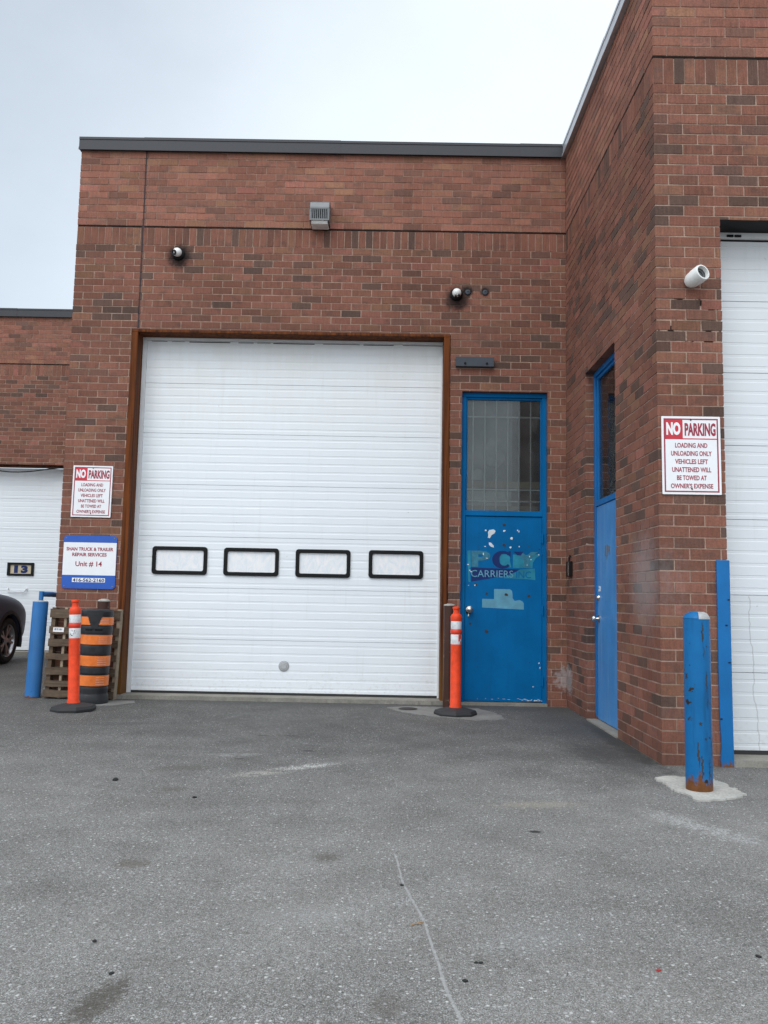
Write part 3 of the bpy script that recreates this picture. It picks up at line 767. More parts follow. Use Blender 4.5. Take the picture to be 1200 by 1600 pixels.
for cx, cy, rx, rz in ((300, 152, 9, 8), (452, 152, 13, 9), (561, 148, 6, 8), (573, 155, 5, 10), (513, 212, 11, 12), (296, 283, 9, 5), (503, 287, 9, 10), (575, 280, 7, 5), (158, 434, 9, 6), (172, 482, 7, 7), (182, 492, 6, 6),
                       (215, 603, 5, 9), (163, 605, 5, 3), (738, 1222, 6, 8), (746, 1260, 4, 10), (660, 360, 5, 8), (672, 385, 6, 4), (640, 430, 4, 5), (283, 345, 5, 12), (692, 1411, 7, 4), (310, 380, 10, 3), (735, 345, 4, 6)):
    blob(m, LX(cx), LZ(cy), rx*.0013, rz*.0013, YL, .0014 if cy < 300 else .0032, 8, rnd)
for i in range(16): blob(m, LX(rnd.uniform(600, 765)), LZ(rnd.uniform(1510, 1524)), rnd.uniform(.008, .02), .0025, YL, .0012, 7, rnd)
for i in range(8): blob(m, LX(rnd.uniform(200, 600)), LZ(rnd.uniform(1506, 1518)), rnd.uniform(.006, .02), .0015, YL, .0012, 7, rnd)
m.build('chipped_paint', M['paint_white'], leaf)
m = MB()
for cx, cy, r_ in ((452, 103, 15), (452, 270, 14), (310, 668, 14), (473, 675, 15), (655, 682, 15), (180, 915, 12), (310, 975, 15), (222, 597, 13), (740, 300, 7), (238, 280, 5), (655, 280, 5), (157, 278, 4), (240, 310, 5)):
    m = MB(); blob(m, LX(cx), LZ(cy), r_*.0013, r_*.0012, YL, .0022, 9, rnd); m.build('bolt_hole', M['hole'], leaf)
for cx in (155, 240, 660, 745):
    for cy in (1218, 1255): m = MB(); blob(m, LX(cx), LZ(cy), .006, .006, YL, .0012, 8, rnd); m.build('bolt_hole', M['hole'], leaf)
def knob(parent, c, nrm, rk=.030, mat='chrome'):
    q = Vector(nrm).to_track_quat('Z', 'Y').to_matrix().to_4x4(); mt = Matrix.Translation(c) @ q
    m = MB(); m.lathe([(0, 0), (.036, 0), (.036, .006), (.016, .010), (.012, .030), (rk*.8, .040), (rk, .052), (rk*.92, .066), (rk*.5, .074), (0, .075)], 22, mt, caps=False)
    return m.build('door_knob', M[mat], parent, True)
knob(leaf, (LX(172), YL, LZ(800)), (0, -1, 0))
m = MB(); blob(m, LX(163), LZ(805), .028, .065, YL, .003, 10, random.Random(2)); m.build('lock_plate', M['black'], leaf)
m = MB(); m.box(LX(160), LX(168), YL-.012, YL-.004, LZ(856), LZ(836)); m.build('latch_piece', M['chrome'], leaf)
for z in (1.80, 1.02, .26):
    m = MB()
    for k in range(5): m.lathe([(.0095, -.052+k*.0212), (.0095, -.052+k*.0212+.0185)], 12, Matrix.Translation((1.6935, FR-.006, z)))
    m.box(1.672, 1.688, FR+.009, FR+.0135, z-.05, z+.05)
    m.build('hinge', M['blue'], leaf)
# transom light with a security grille, a half-length grey film and boxes stored behind it
tl = MB(); tl.box(.8625, 1.6735, .098, .104, 2.1005, 3.3445); tl = tl.build('transom_window', M['glass'], bld)
m = MB()
for x in (.930, 1.062, 1.190, 1.318, 1.444, 1.572): m.box(x-.006, x+.006, .128, .140, 2.09, 3.36)
for z in (3.165, 2.345, 2.215): m.box(.80, 1.73, .1405, .1525, z-.007, z+.007)
m.build('security_grille', M['bars'], tl)
m = MB(); m.box(.80, 1.376, .19, .194, 2.05, 3.40); m.build('window_film', M['greyfilm'], tl)
m = MB(); m.box(.80, 1.68, .160, .178, 2.365, 2.440); m.build('window_board', M['tan'], tl)
m = MB(); m.prism([(.915, 2.455), (1.035, 2.455), (1.04, 2.56), (.99, 2.585), (.915, 2.535)], .172, .184, 'y'); m.build('stored_box', M['shelf'], tl)
m = MB(); m.prism([(1.05, 2.70), (1.10, 2.62), (1.22, 2.60), (1.29, 2.68), (1.30, 2.82), (1.24, 2.93), (1.13, 2.93), (1.07, 2.84)], .174, .186, 'y'); m.build('hanging_cloth', M['film_shape'], tl)
m = MB(); m.box(.82, 1.36, .165, .183, 2.11, 2.33); m.build('stored_box', M['shelf'], tl)
m = MB(); m.box(.81, 1.66, .158, .186, 2.06, 2.165); m.build('window_ledge', M['tan'], tl)
m = MB()
m.quad((.78, 1.2, 1.95), (1.90, 1.2, 1.95), (1.90, 1.2, 3.6), (.78, 1.2, 3.6)); m.quad((.78, .31, 1.95), (.78, 1.2, 1.95), (.78, 1.2, 3.6), (.78, .31, 3.6))
m.quad((1.90, .31, 1.95), (1.90, 1.2, 1.95), (1.90, 1.2, 3.6), (1.90, .31, 3.6)); m.quad((.78, .31, 1.95), (1.90, .31, 1.95), (1.90, 1.2, 1.95), (.78, 1.2, 1.95)); m.quad((.78, .31, 3.6), (1.90, .31, 3.6), (1.90, 1.2, 3.6), (.78, 1.2, 3.6))
m.build('inner_room', M['dark'], tl)

# ------------------------------------------------------------------ blue door in the side wall, sky sheen painted into its colour
XD = XS+.080
m = MB()
m.box(XD, XD+.11, -.978, -.9095, 0, 3.339); m.box(XD, XD+.11, -1.997, -1.950, 0, 3.339); m.box(XD, XD+.11, -1.997, -.9095, 3.3395, 3.389)
m.box(XD+.002, XD+.105, -1.9495, -.9785, 2.050, 2.105)
m.box(XD+.02, XD+.07, -1.000, -.9785, 2.1055, 3.339); m.box(XD+.02, XD+.07, -1.9495, -1.928, 2.1055, 3.339); m.box(XD+.02, XD+.07, -1.9275, -1.0005, 3.31, 3.339)
m.build('door_frame', M['blue_guard'], bld, bevel=.003)
m = MB(); m.box(XD+.010, XD+.055, -1.947, -.981, .022, 2.045)
leaf2 = m.build('entrance_door', M['blue_side'], bld, bevel=.002); leaf2['label'] = 'blue steel door in the side wall, pale with painted sky sheen'
knob(leaf2, (XD+.010, -1.045, .965), (-1, 0, 0), .032)
m = MB(); m.lathe([(0, .024), (.018, .024), (.024, .016), (.030, .006), (.030, 0)], 20, Matrix.Translation((XD+.010, -1.045, 1.165)) @ Vector((-1, 0, 0)).to_track_quat('Z', 'Y').to_matrix().to_4x4(), caps=False); m.build('deadbolt', M['chrome'], leaf2, True)
m = MB(); m.box(XD+.007, XD+.010, -1.105, -1.035, 1.225, 1.250); m.box(XD+.007, XD+.010, -1.10, -1.04, 1.262, 1.275); m.box(XD+.007, XD+.010, -1.105, -1.075, 1.25, 1.262); m.build('worn_sticker', M['paint_white'], leaf2)
m = MB()
for i, (yy, zz, a, b) in enumerate(((-1.30, 1.60, .018, .045), (-1.36, 1.60, .022, .055), (-1.40, 1.615, .012, .03), (-1.44, 1.60, .015, .04), (-1.35, 1.535, .008, .02))):
    m.box(XD+.0085, XD+.010, yy-a, yy+a, zz-b, zz+b)
m.build('scraped_patch', M['grey_metal'], leaf2)
tl2 = MB(); tl2.box(XD+.035, XD+.041, -1.9275, -1.0005, 2.1055, 3.3095); tl2 = tl2.build('transom_window', M['glass_b'], bld)
m = MB()
m.quad((3.4, -2.2, 1.9), (3.4, -.7, 1.9), (3.4, -.7, 3.6), (3.4, -2.2, 3.6)); m.quad((2.245, -.7, 1.9), (3.4, -.7, 1.9), (3.4, -.7, 3.6), (2.245, -.7, 3.6)); m.quad((2.245, -2.2, 1.9), (3.4, -2.2, 1.9), (3.4, -2.2, 3.6), (2.245, -2.2, 3.6))
m.quad((2.245, -2.2, 1.9), (3.4, -2.2, 1.9), (3.4, -.7, 1.9), (2.245, -.7, 1.9)); m.quad((2.245, -2.2, 3.6), (3.4, -2.2, 3.6), (3.4, -.7, 3.6), (2.245, -.7, 3.6))
m.build('inner_room', M['dark'], tl2)

# ------------------------------------------------------------------ the neighbouring unit, set back
YB = 5.93
nb = thing('brick_building', (-8, YB, 0), 'set back brick unit with a white overhead door numbered 13', 'building')
def npart(o):
    o.matrix_parent_inverse = Matrix.Translation((8, -YB, 0)); return o
m = MB(); wall(m, 'x', -18, XL-.001, 0, Z_COP, YB+MR, .30, grow([(-9.15, -5.45, 0, 3.40)]), (True, False)); bricks(m, 'x', -10.5, XL-.003, YB, [(-9.15, -5.45, 0, 3.40)]); npart(wall_build(m, nb))
m = MB(); m.box(-18, XL-.02, YB+.3, YB+10, 5.8, 5.9); npart(m.build('roof', M['roof'], nb))
npart(coping(nb, [(-18, -9.2), (-9.2, -6.9), (-6.9, XL-.003)], 'x', YB))
od3 = overhead_door(nb, -9.2, -5.4, YB+.25, .06, 3.36, [2.80, 2.24, 1.68, 1.12, .56], M['door'], 'white ribbed overhead door with a small numbered window', [(-6.905, -6.420, 1.392, 1.630)])
npart(od3)
m = MB(); m.ring(rrect(-6.905, -6.420, 1.392, 1.630, .008, 2), rrect(-6.855, -6.470, 1.430, 1.592, .006, 2), YB+.232, YB+.26); m.build('window_frame', M['black'], od3)
m = MB(); m.box(-6.87, -6.45, YB+.252, YB+.258, 1.415, 1.61); m.build('window_pane', M['pale_tan'], od3)
text('1', -6.785, -6.715, 1.442, 1.582, YB+.2515, M['letter_blue'], od3, .07)
text('3', -6.660, -6.535, 1.440, 1.582, YB+.2515, M['letter_blue'], od3, .07)
m = MB(); m.tube([(-6.87, YB+.25, 1.165), (-6.87, YB+.215, 1.15), (-6.84, YB+.205, 1.105), (-6.56, YB+.205, 1.105), (-6.53, YB+.215, 1.15), (-6.53, YB+.25, 1.165)], .012, 8); m.build('pull_handle', M['trim'], od3)
m = MB(); m.box(-9.15, -5.45, YB+.24, YB+.28, .03, .058); m.build('bottom_seal', M['rubber'], od3)
m = MB(); m.box(-9.149, -5.451, YB+.10, YB+.29, 3.375, 3.399); npart(m.build('steel_lintel', M['steel'], nb))
m = MB(); pts = []
for i in range(25):
    t = i/24; x = -9.0+3.4*t; pts.append((x, YB+.06, 3.365-.10*math.sin(math.pi*min(1, max(0, (t-.35)/.6)))**2))
m.tube(pts, .012, 6)
tag(m.build('cable', M['cable']), 'black cable sagging across the top of the far white overhead door', 'cable')

# ------------------------------------------------------------------ signs
def no_parking(x0, z0, wd, ht, y, lean, label):
    s = thing('parking_sign', (x0+wd/2, y, z0+ht/2), label, 'sign', rot=(0, lean, 0))
    a, b, h = -wd/2, wd/2, ht/2
    m = MB(); m.prism(rrect(a, b, -h, h, .006, 3), -.004, 0, 'y'); m.build('panel', M['sign_white'], s)
    i, t, Y = .016, .010, -.004
    hb = h-i-.145*ht/.57                      # under the header
    m = MB()
    m.ring([(a+i, -h+i), (b-i, -h+i), (b-i, h-i), (a+i, h-i)], [(a+i+t, -h+i+t), (b-i-t, -h+i+t), (b-i-t, h-i-t), (a+i+t, h-i-t)], Y-.0008, Y)
    m.build('border', M['letter_red'], s)
    xm = a+.36*wd
    m = MB(); m.box(a+i+t, xm, Y-.0008, Y, hb, h-i-t); m.box(xm, b-i-t, Y-.0008, Y, hb-.008, hb); m.box(a+i+t, xm, Y-.0008, Y, hb-.008, hb-.0001); m.build('header', M['sign_red'], s)
    text('NO', a+i+t+.008, xm-.016, hb+.022, h-i-t-.018, Y-.0009, M['sign_white'], s, .055)
    text('PARKING', xm+.014, b-i-t-.008, hb+.018, h-i-t-.022, Y-.0001, M['letter_red'], s, .04)
    rows = [('LOADING AND', .62), ('UNLOADING ONLY', .78), ('VEHICLES LEFT', .63), ('UNATTENED WILL', .75), ('BE TOWED AT', .57), ("OWNER'S EXPENSE", .81)]
    top, bot = hb-.022, -h+i+t+.006; st = (top-bot)/6
    for k, (w_, f) in enumerate(rows):
        zc = top-st*(k+.5); q = f*(wd-.05)/2
        text(w_, -q, q, zc-st*.30, zc+st*.30, Y-.0001, M['letter_red'], s, .022)
    for zz in (h-.026, -h+.040):
        m = MB(); m.lathe([(0, .004), (.005, .004), (.0065, 0)], 10, Matrix.Translation((0, Y-.001, zz)) @ Matrix.Rotation(R(90), 4, 'X'), caps=False); m.build('screw', M['black'], s)
    return s
no_parking(-3.468, 1.940, .435, .567, -.010, R(.3), 'red and white no parking sign above the blue and white company sign')
no_parking(1.966, 1.908, .425, .570, YF-.008, R(-.2), 'red and white no parking sign on the corner pier below the white camera')
s = thing('company_sign', (-3.237, -.010, 1.450), 'blue and white truck repair sign with phone number on the brick pier', 'sign')
m = MB(); m.prism(rrect(-.290, .290, -.288, .288, .035, 5), -.005, 0, 'y'); m.build('panel', M['sign_blue'], s)
m = MB(); m.box(-.288, .288, -.0062, -.005, -.142, .212); m.build('white_field', M['sign_white'], s)
text('SHAN TRUCK & TRAILER', -.255, .255, .122, .160, -.0062, M['letter_red'], s, .03)
text('REPAIR SERVICES', -.190, .185, .062, .100, -.0062, M['letter_red'], s, .03)
text('Unit # 14', -.150, .138, -.052, .008, -.0062, M['letter_red'], s, .02)
m = MB(); m.box(-.178, .180, -.0062, -.005, -.218, -.172); m.build('number_strip', M['sign_white'], s)
text('416-562-2160', -.170, .172, -.214, -.176, -.0063, M['letter_blue'], s, .02)
for cx, cz in ((-.262, .262), (.262, .262), (-.262, -.262), (.262, -.262)):
    m = MB(); m.lathe([(0, .003), (.007, .003), (.008, 0)], 10, Matrix.Translation((cx, -.005, cz)) @ Matrix.Rotation(R(90), 4, 'X'), caps=False); m.build('screw', M['grey_metal'], s)

# ------------------------------------------------------------------ wall fittings
s = thing('wall_light', (-.826, 0, 5.39), 'grey wall light with vertical fins on the upper brick wall', 'wall light')
m = MB(); m.prism([(0, .14), (-.10, .145), (-.175, .10), (-.195, .04), (-.195, .015), (0, .015)], -.109, .109, 'x'); m.build('housing', M['grey_metal'], s, bevel=.006)
m = MB()
m.box(-.109, -.094, -.200, -.006, -.115, .0145); m.box(.094, .109, -.200, -.006, -.115, .0145); m.box(-.0935, .0935, -.200, -.185, -.115, -.098)
for k in range(9): x = -.084+k*.021; m.box(x-.0045, x+.0045, -.196, -.186, -.0975, .0145)
m.build('fin_grille', M['grey_metal'], s)
m = MB(); m.box(-.093, .093, -.16, -.004, -.10, .014); m.build('lamp_chamber', M['black'], s)
m = MB(); m.prism([(-.006, -.1165), (-.190, -.1165), (-.165, -.145), (-.03, -.150)], -.092, .092, 'x'); m.build('lens', M['bars'], s, bevel=.004)

def ball_camera(loc, label, lens_dir, r=.05):
    s = thing('security_camera', loc, label, 'security camera')
    toY = Matrix.Rotation(R(90), 4, 'X')
    m = MB(); m.lathe([(0, .0), (.072, 0), (.072, .018), (.060, .034), (.048, .040), (0, .040)], 28, toY, caps=False); m.build('base', M['black'], s, True)
    m = MB(); prof = [(r*math.sin(math.pi*i/14), r*math.cos(math.pi*i/14)) for i in range(15)]
    m.lathe([(max(a, 0), b) for a, b in prof], 28, Matrix.Translation((0, -.062, 0)), caps=False); m.build('ball', M['white_plastic'], s, True)
    d = Vector(lens_dir).normalized(); q = Matrix.Translation(Vector((0, -.062, 0))+d*r*.62) @ d.to_track_quat('Z', 'Y').to_matrix().to_4x4()
    m = MB(); m.lathe([(0, 0), (.030, 0), (.030, .026), (.022, .026), (.020, .018), (0, .018)], 22, q, caps=False); m.build('lens', M['lens'], s, True)
    return s
ball_camera((-2.421, 0, 4.935), 'small white ball camera on a black base above the large white door', (-.55, -.75, -.35))
ball_camera((.716, 0, 4.520), 'small white ball camera beside two round dark wall plugs', (.15, -.35, -.95))
s = thing('security_camera', (2.205, YF, 3.500), 'white tube camera on the corner pier above the no parking sign', 'security camera')
m = MB(); m.lathe([(.0, 0), (.052, 0), (.054, .02), (.048, .05), (.0, .05)], 26, Matrix.Rotation(R(90), 4, 'X'), caps=False); m.build('base', M['white_plastic'], s, True)
d = Vector((.36, -.86, .20)).normalized(); q = Matrix.Translation((-.012, -.028, -.012)) @ d.to_track_quat('Z', 'Y').to_matrix().to_4x4()
m = MB(); m.lathe([(0, -.03), (.042, -.025), (.055, .0), (.059, .025), (.060, .048), (.062, .050), (.062, .112), (.058, .124), (.049, .125), (.045, .090), (0, .090)], 32, q, caps=False); m.build('shell', M['white_plastic'], s, True)
m = MB(); m.lathe([(0, .0915), (.0440, .0915), (.0430, .098), (.030, .098), (.024, .094), (0, .100)], 28, q, caps=False); m.build('lens', M['lens'], s, True)
for x, lab in ((.844, 'dark round plug in the wall next to the white ball camera'), (1.038, 'dark round plug in the wall farther from the white ball camera')):
    s = MB(); s.lathe([(0, .010), (.010, .010), (.012, .016), (.026, .014), (.032, .006), (.034, 0)], 22, Matrix.Rotation(R(90), 4, 'X'), caps=False)
    tag(s.build('conduit_plug', M['slate'], None, True, loc=(x, 0, 4.55)), lab, 'wall plug', 'round plugs in the upper wall')
s = thing('steel_plate', (.927, 0, 3.742), 'dark slate steel plate bolted to the brick above the blue door', 'plate')
m = MB(); m.box(-.211, .211, -.055, 0, -.055, .055); m.build('plate_body', M['slate'], s, bevel=.004)
for x in (-.11, .13):
    m = MB(); m.lathe([(0, .012), (.012, .012), (.014, 0)], 6, Matrix.Translation((x, -.055, -.02)) @ Matrix.Rotation(R(90), 4, 'X'), caps=False); m.build('bolt', M['black'], s)
s = thing('intercom', (XS, -.235, 1.465), 'black intercom box on the side wall between the two blue doors', 'intercom')
m = MB(); m.box(-.040, 0, -.075, .075, -.080, .080); m.build('housing', M['black'], s, bevel=.006)
m = MB(); m.box(-.046, -.0405, -.058, -.030, -.070, .070); m.build('metal_strip', M['chrome'], s)
m = MB(); m.tube([(-.02, .01, .08), (-.018, .01, .12), (-.008, .01, .145)], .010, 8); m.build('cable_stub', M['black'], s)

# ------------------------------------------------------------------ bollards and guards
def bent_tube(m, base, top, r, seg=32, n=24):
    base, top = Vector(base), Vector(top); q = (top-base).to_track_quat('Z', 'Y').to_matrix().to_4x4(); L_ = (top-base).length
    m.lathe([(r, L_*i/n) for i in range(n+1)], seg, Matrix.Translation(base) @ q)
def bollard(loc, h, r, mat, label, dome, capm, group=None):
    s = thing('bollard', loc, label, 'bollard', group)
    m = MB(); bent_tube(m, (0, 0, -.05), (0, 0, h), r); m.build('post', mat, s, True)
    m = MB(); m.lathe([(r*.97, h-.004), (r*1.02, h+.004), (r*.98, h+.012), (r*.8, h+dome*.7), (r*.4, h+dome), (0, h+dome*1.05)], 32, caps=False); m.build('cap', capm, s, True)
    return s
bollard((-2.995, -.195, 0), 1.03, .063, M['brown'], 'brown steel bollard standing behind the black and orange drum', .028, M['cap'])
bollard((.658, -.30, 0), 1.055, .062, M['brown'], 'brown steel bollard standing between the overhead door and the blue door', .022, M['cap'])
s = bollard((1.915, -3.92, 0), 1.035, .079, M['blue_bol'], 'thick blue bollard with rusted foot in a pale concrete patch', .045, M['blue_bol'])
m = MB()
for i in range(7):
    a = R(-88+random.uniform(-30, 42)); z = 1.040+random.uniform(.006, .035); rr_ = .062
m.lathe([(.0815, 1.035), (.0800, 1.046), (.066, 1.069), (.045, 1.0795)], 10, caps=False, a0=R(-100), a1=R(-35)); m.build('bare_metal', M['galv'], s, True)
m = MB(); rnd = random.Random(5)
for a, z0, z1, wd in ((-86, .90, 1.015, 9), (-80, .80, .87, 5), (-70, .60, .72, 6), (-66, .50, .56, 5), (-110, .15, .30, 10), (-95, .09, .22, 8), (-60, .08, .2, 7), (-40, .45, .70, 4), (-38, .2, .32, 5), (-100, .40, .42, 14)):
    n = 7
    for k in range(n):
        za, zb = z0+(z1-z0)*k/n, z0+(z1-z0)*(k+.92)/n; off = rnd.uniform(-3, 3); ww = wd*rnd.uniform(.4, 1.)*(.5 if k in (0, n-1) else 1)
        if k == 0: m = MB()
        m.lathe([(.0797, za), (.0797, z0+(z1-z0)*(k+1)/n)], 3, caps=False, a0=R(a+off-ww/2), a1=R(a+off+ww/2))
        if k == n-1: m.build('paint_chip', M['hole'], s)

s = thing('leaning_post', (-3.745, -.07, 0), 'blue pipe post leaning slightly beside the brick pier with a gate arm on top', 'bollard')
m = MB(); bent_tube(m, (-.002, 0, -.04), (.028, 0, 1.012), .079); m.build('post', M['blue_pipe'], s, True)
m = MB(); m.lathe([(.074, 1.0125), (.074, 1.020), (.03, 1.028), (0, 1.028)], 28, Matrix.Translation((.028, 0, 0)), caps=False); m.build('cap', M['cap'], s, True)
m = MB(); m.tube([(.025, .01, 1.02), (.027, .01, 1.125)], .024, 14); m.tube([(.027, .034, 1.095), (.035, .25, 1.092), (.060, .60, 1.082), (.08, 1.5, 1.075)], .028, 12); m.build('gate_arm', M['blue_pipe'], s, True)

s = thing('corner_guard', (2.352, YF-.003, 0), 'tall blue steel guard strip on the brick corner beside the dented overhead door', 'corner guard')
m = MB(); m.prism([(-.010, -.02), (.085, -.02), (.082, .55), (.078, 1.44), (-.010, 1.44), (-.010, .55), (-.006, .30), (.0, .16)], -.016, -.001, 'y')
m.box(.0735, .0885, -.0005, .10, 0, 1.439); m.build('angle', M['blue_guard'], s, bevel=.002)
for zz, xx in ((1.16, .070), (.98, .05), (.72, .066), (.33, .0)):
    m = MB(); m.box(xx-.008, xx+.008, -.0195, -.0165, zz-.004, zz+.004); m.build('bolt', M['black'], s)

# ------------------------------------------------------------------ delineator posts
def make_delineator(loc, label):
    s = thing('delineator_post', loc, label, 'delineator post', 'orange delineator posts by the overhead door')
    m = MB(); m.lathe([(.208, 0), (.212, .022), (.198, .048), (.090, .070), (.066, .074), (.066, .02)], 8, Matrix.Rotation(R(22.5), 4, 'Z'), caps=False); m.build('base', M['rubber'], s)
    m = MB(); m.lathe([(.060, .05), (.060, .085), (.0525, .10), (.0525, .70), (.0525, .88), (.0525, .905), (.0565, .92), (.0565, .955), (.045, .975), (.033, .985), (.029, 1.005), (.030, 1.025), (.037, 1.030), (.037, 1.045), (.030, 1.052), (0, 1.053)], 30, caps=False); m.build('post', M['orange'], s, True)
    m = MB(); m.lathe([(.0530, .785), (.0575, .792), (.0575, .822), (.0530, .829)], 30, caps=False); m.build('collar', M['red'], s, True)
    for z0, z1 in ((.832, .918), (.685, .780)):
        m = MB(); m.lathe([(.0527, z0), (.0536, z0+.003), (.0536, z1-.003), (.0527, z1)], 30, caps=False); m.build('reflective_band', M['band'], s, True)
    return s
d1 = make_delineator((-2.972, -.985, 0), 'orange delineator post on black rubber base in front of the drum and pallet')
d1.rotation_euler = (0, R(-2.0), R(4))
m = MB(); rnd = random.Random(9)
for k in range(9):
    a = R(rnd.uniform(-130, -50)); z = rnd.uniform(.70, .765); m.lathe([(.0540, z), (.0540, z+rnd.uniform(.004, .015))], 2, caps=False, a0=a, a1=a+rnd.uniform(.05, .22))
m.build('ink_mark', M['black'], d1)
d2 = copy_tree(d1); d2['label'] = 'orange delineator post on black rubber base in front of the blue door'
d2.location = (.690, -.770, 0); d2.rotation_euler = (0, R(.0), R(20))
for k in kids(d2):
    if k.name.startswith('ink_mark'): bpy.data.objects.remove(k)
m = MB(); m.lathe([(.0540, .688), (.0540, .715)], 4, caps=False, a0=R(-65), a1=R(-42)); m.lathe([(.0540, .715), (.0540, .778)], 3, caps=False, a0=R(-90), a1=R(-72)); m.lathe([(.0540, .735), (.0540, .778)], 3, caps=False, a0=R(-72), a1=R(-50))
m.build('torn_tape', M['red'], d2)

# ------------------------------------------------------------------ construction drum
s = thing('traffic_drum', (-2.982, -.455, .005), 'black construction drum with orange stripes standing against the pallet', 'traffic drum', rot=(R(-.3), R(.9), R(0)))
def rd(z): return .146+.014*min(1, z/.9)
def dent(o):
    for v in o.data.vertices:
        x, y, z = v.co; a = math.atan2(y, x)
        k = 1-.10*math.exp(-((a+2.55)/.55)**2)*math.exp(-((z-.36)/.12)**2)-.05*math.exp(-((a+2.4)/.5)**2)*math.exp(-((z-.66)/.1)**2)
        k += .006*math.sin(3*a+z*9)
        v.co.x *= k; v.co.y *= k
prof = [(rd(0)+.012, 0), (rd(0)+.014, .012), (rd(0)+.010, .085), (rd(.1)+.002, .095)]
for z in [.10+.012*i for i in range(66)]:
    g_ = .0
    for zc in (.176, .292, .373, .488, .589, .696, .784, .877): g_ -= .007*math.exp(-((z-zc)/.006)**2)
    prof.append((rd(z)+g_, z))
prof += [(rd(.9), .895), (rd(.9)-.004, .930), (rd(.9)-.02, .945), (.10, .949), (.07, .949), (.068, .93), (0, .93)]
m = MB(); m.lathe(prof, 48, caps=False); o = m.build('drum_body', M['drum_black'], s, True); dent(o)
for z0, z1 in ((.182, .286), (.379, .482), (.595, .690), (.790, .871)):
    m = MB(); n = 6
    m.lathe([(rd(z0), z0)]+[(rd(z0+(z1-z0)*i/n)+.0022, z0+.002+(z1-z0-.004)*i/n) for i in range(n+1)]+[(rd(z1), z1)], 48, caps=False)
    o = m.build('orange_stripe', M['drum_orange'], s, True); dent(o)
    m = MB()
    for k in range(4): zz = z0+.018+(z1-z0-.036)*k/3; m.lathe([(rd(zz)+.0040, zz-.0012), (rd(zz)+.0040, zz+.0012)], 8, caps=False, a0=R(-62), a1=R(-28))
    o = m.build('painted_sheen_line', M['band'], s); dent(o)  # sheen of the sheeting drawn as thin pale arcs on one side
m = MB()
for k in range(10):
    za, zb = .935-.018*k, .935-.018*(k+1); hw = 31-2.3*k
    m.lathe([(rd(za)+.0062, za), (rd(zb)+.0062, zb)], 8, caps=False, a0=R(-80-hw), a1=R(-80+hw))
m.build('handle_plate', M['drum_black'], s, True)
m = MB()
for a in (-100, -64): m.lathe([(rd(.75)+.0045, .735), (rd(.75)+.0045, .752)], 5, caps=False, a0=R(a-13), a1=R(a+13))
m.build('hand_slot', M['black'], s)

# ------------------------------------------------------------------ pallet
s = thing('pallet', (-3.228, -.150, 0), 'weathered wooden pallet standing on edge against the brick pier', 'pallet', rot=(R(-3.2), R(.8), 0))
rnd = random.Random(3)
bz = [(.015, .090), (.125, .185), (.245, .325), (.405, .470), (.545, .625), (.675, .755), (.845, .940)]
def board(m, x0, x1, y0, y1, z0, z1):
    n = 9; vs = []
    for i in range(n+1):
        x = x0+(x1-x0)*i/n; j0, j1 = rnd.uniform(-.005, .005), rnd.uniform(-.005, .005)
        if i in (0, n): x += rnd.uniform(-.012, .012)
        vs.append([m.b.verts.new((x, y, z)) for y, z in ((y0, z0+j0), (y1, z0+j0), (y1, z1+j1), (y0, z1+j1))])
    for a, b in zip(vs, vs[1:]):
        for k in range(4): m.b.faces.new((a[k], a[(k+1) % 4], b[(k+1) % 4], b[k]))
    m.b.faces.new(vs[0][::-1]); m.b.faces.new(vs[-1])
for z0, z1 in bz:
    m = MB(); board(m, -.375, .372, -.006, .012, z0, z1); m.build('deck_board', M['wood'], s)
for z0, z1 in (bz[0], bz[2], bz[4], bz[6]):
    m = MB(); board(m, -.37, .37, .102, .118, z0, z1); m.build('deck_board', M['wood'], s)
for x, mt in ((-.345, 'wood'), (-.215, 'pale_wood'), (.02, 'wood'), (.352, 'pale_wood')):
    wd = .019 if x > -.3 else .022
    if x == -.215: wd = .014
    m = MB(); m.box(x-wd, x+wd, .0125, .1015, .005, .955); m.build('stringer', M[mt], s, bevel=.003)
m = MB(); m.box(-.330, -.215, -.0085, -.0065, .695, .742); lb = m.build('paper_label', M['sign_white'], s)
m = MB(); rnd = random.Random(8)
for k in range(9): x = -.318+k*.0098; m.box(x, x+rnd.uniform(.002, .006), -.0096, -.0086, .712, .734)
m.build('bar_mark', M['black'], lb)

# ------------------------------------------------------------------ parked car (front corner in view)
car = thing('parked_car', (-6.735, 2.55, 0), 'dark charcoal sport utility vehicle parked nose in before the far overhead door', 'car')
# sections along the car: y from tail (-2.3) to nose (+2.3): (y, half width, sill z, shoulder z, top z, top half width)
SEC = [(-2.30, .70, .50, .80, .95, .60), (-2.22, .86, .36, .90, 1.02, .74), (-1.9, .915, .30, .95, 1.05, .80), (-1.0, .925, .26, .95, 1.04, .82), (0., .925, .26, .94, 1.03, .83), (.7, .925, .27, .96, 1.12, .80),
       (1.15, .925, .28, .96, 1.11, .78), (1.55, .925, .28, .94, 1.08, .74), (1.85, .915, .28, .90, 1.04, .72), (2.05, .89, .28, .84, .99, .68), (2.20, .84, .30, .78, .92, .62), (2.29, .74, .34, .70, .82, .54), (2.34, .58, .42, .62, .70, .42)]
m = MB(); rings = []
for y, hw, zs, zh, zt, tw in SEC:
    half = [(0, zs), (hw*.72, zs), (hw*.96, zs+.05), (hw*.985, zs+(zh-zs)*.45), (hw, zh-.10), (hw*.985, zh), ((hw*.6+tw*.4), zh+(zt-zh)*.62), (tw, zt-.02), (tw*.5, zt+.012), (0, zt+.018)]
    full = half+[(-a, b) for a, b in half[-2:0:-1]]
    rings.append([m.b.verts.new((a, y, b)) for a, b in full])
n = len(rings[0])
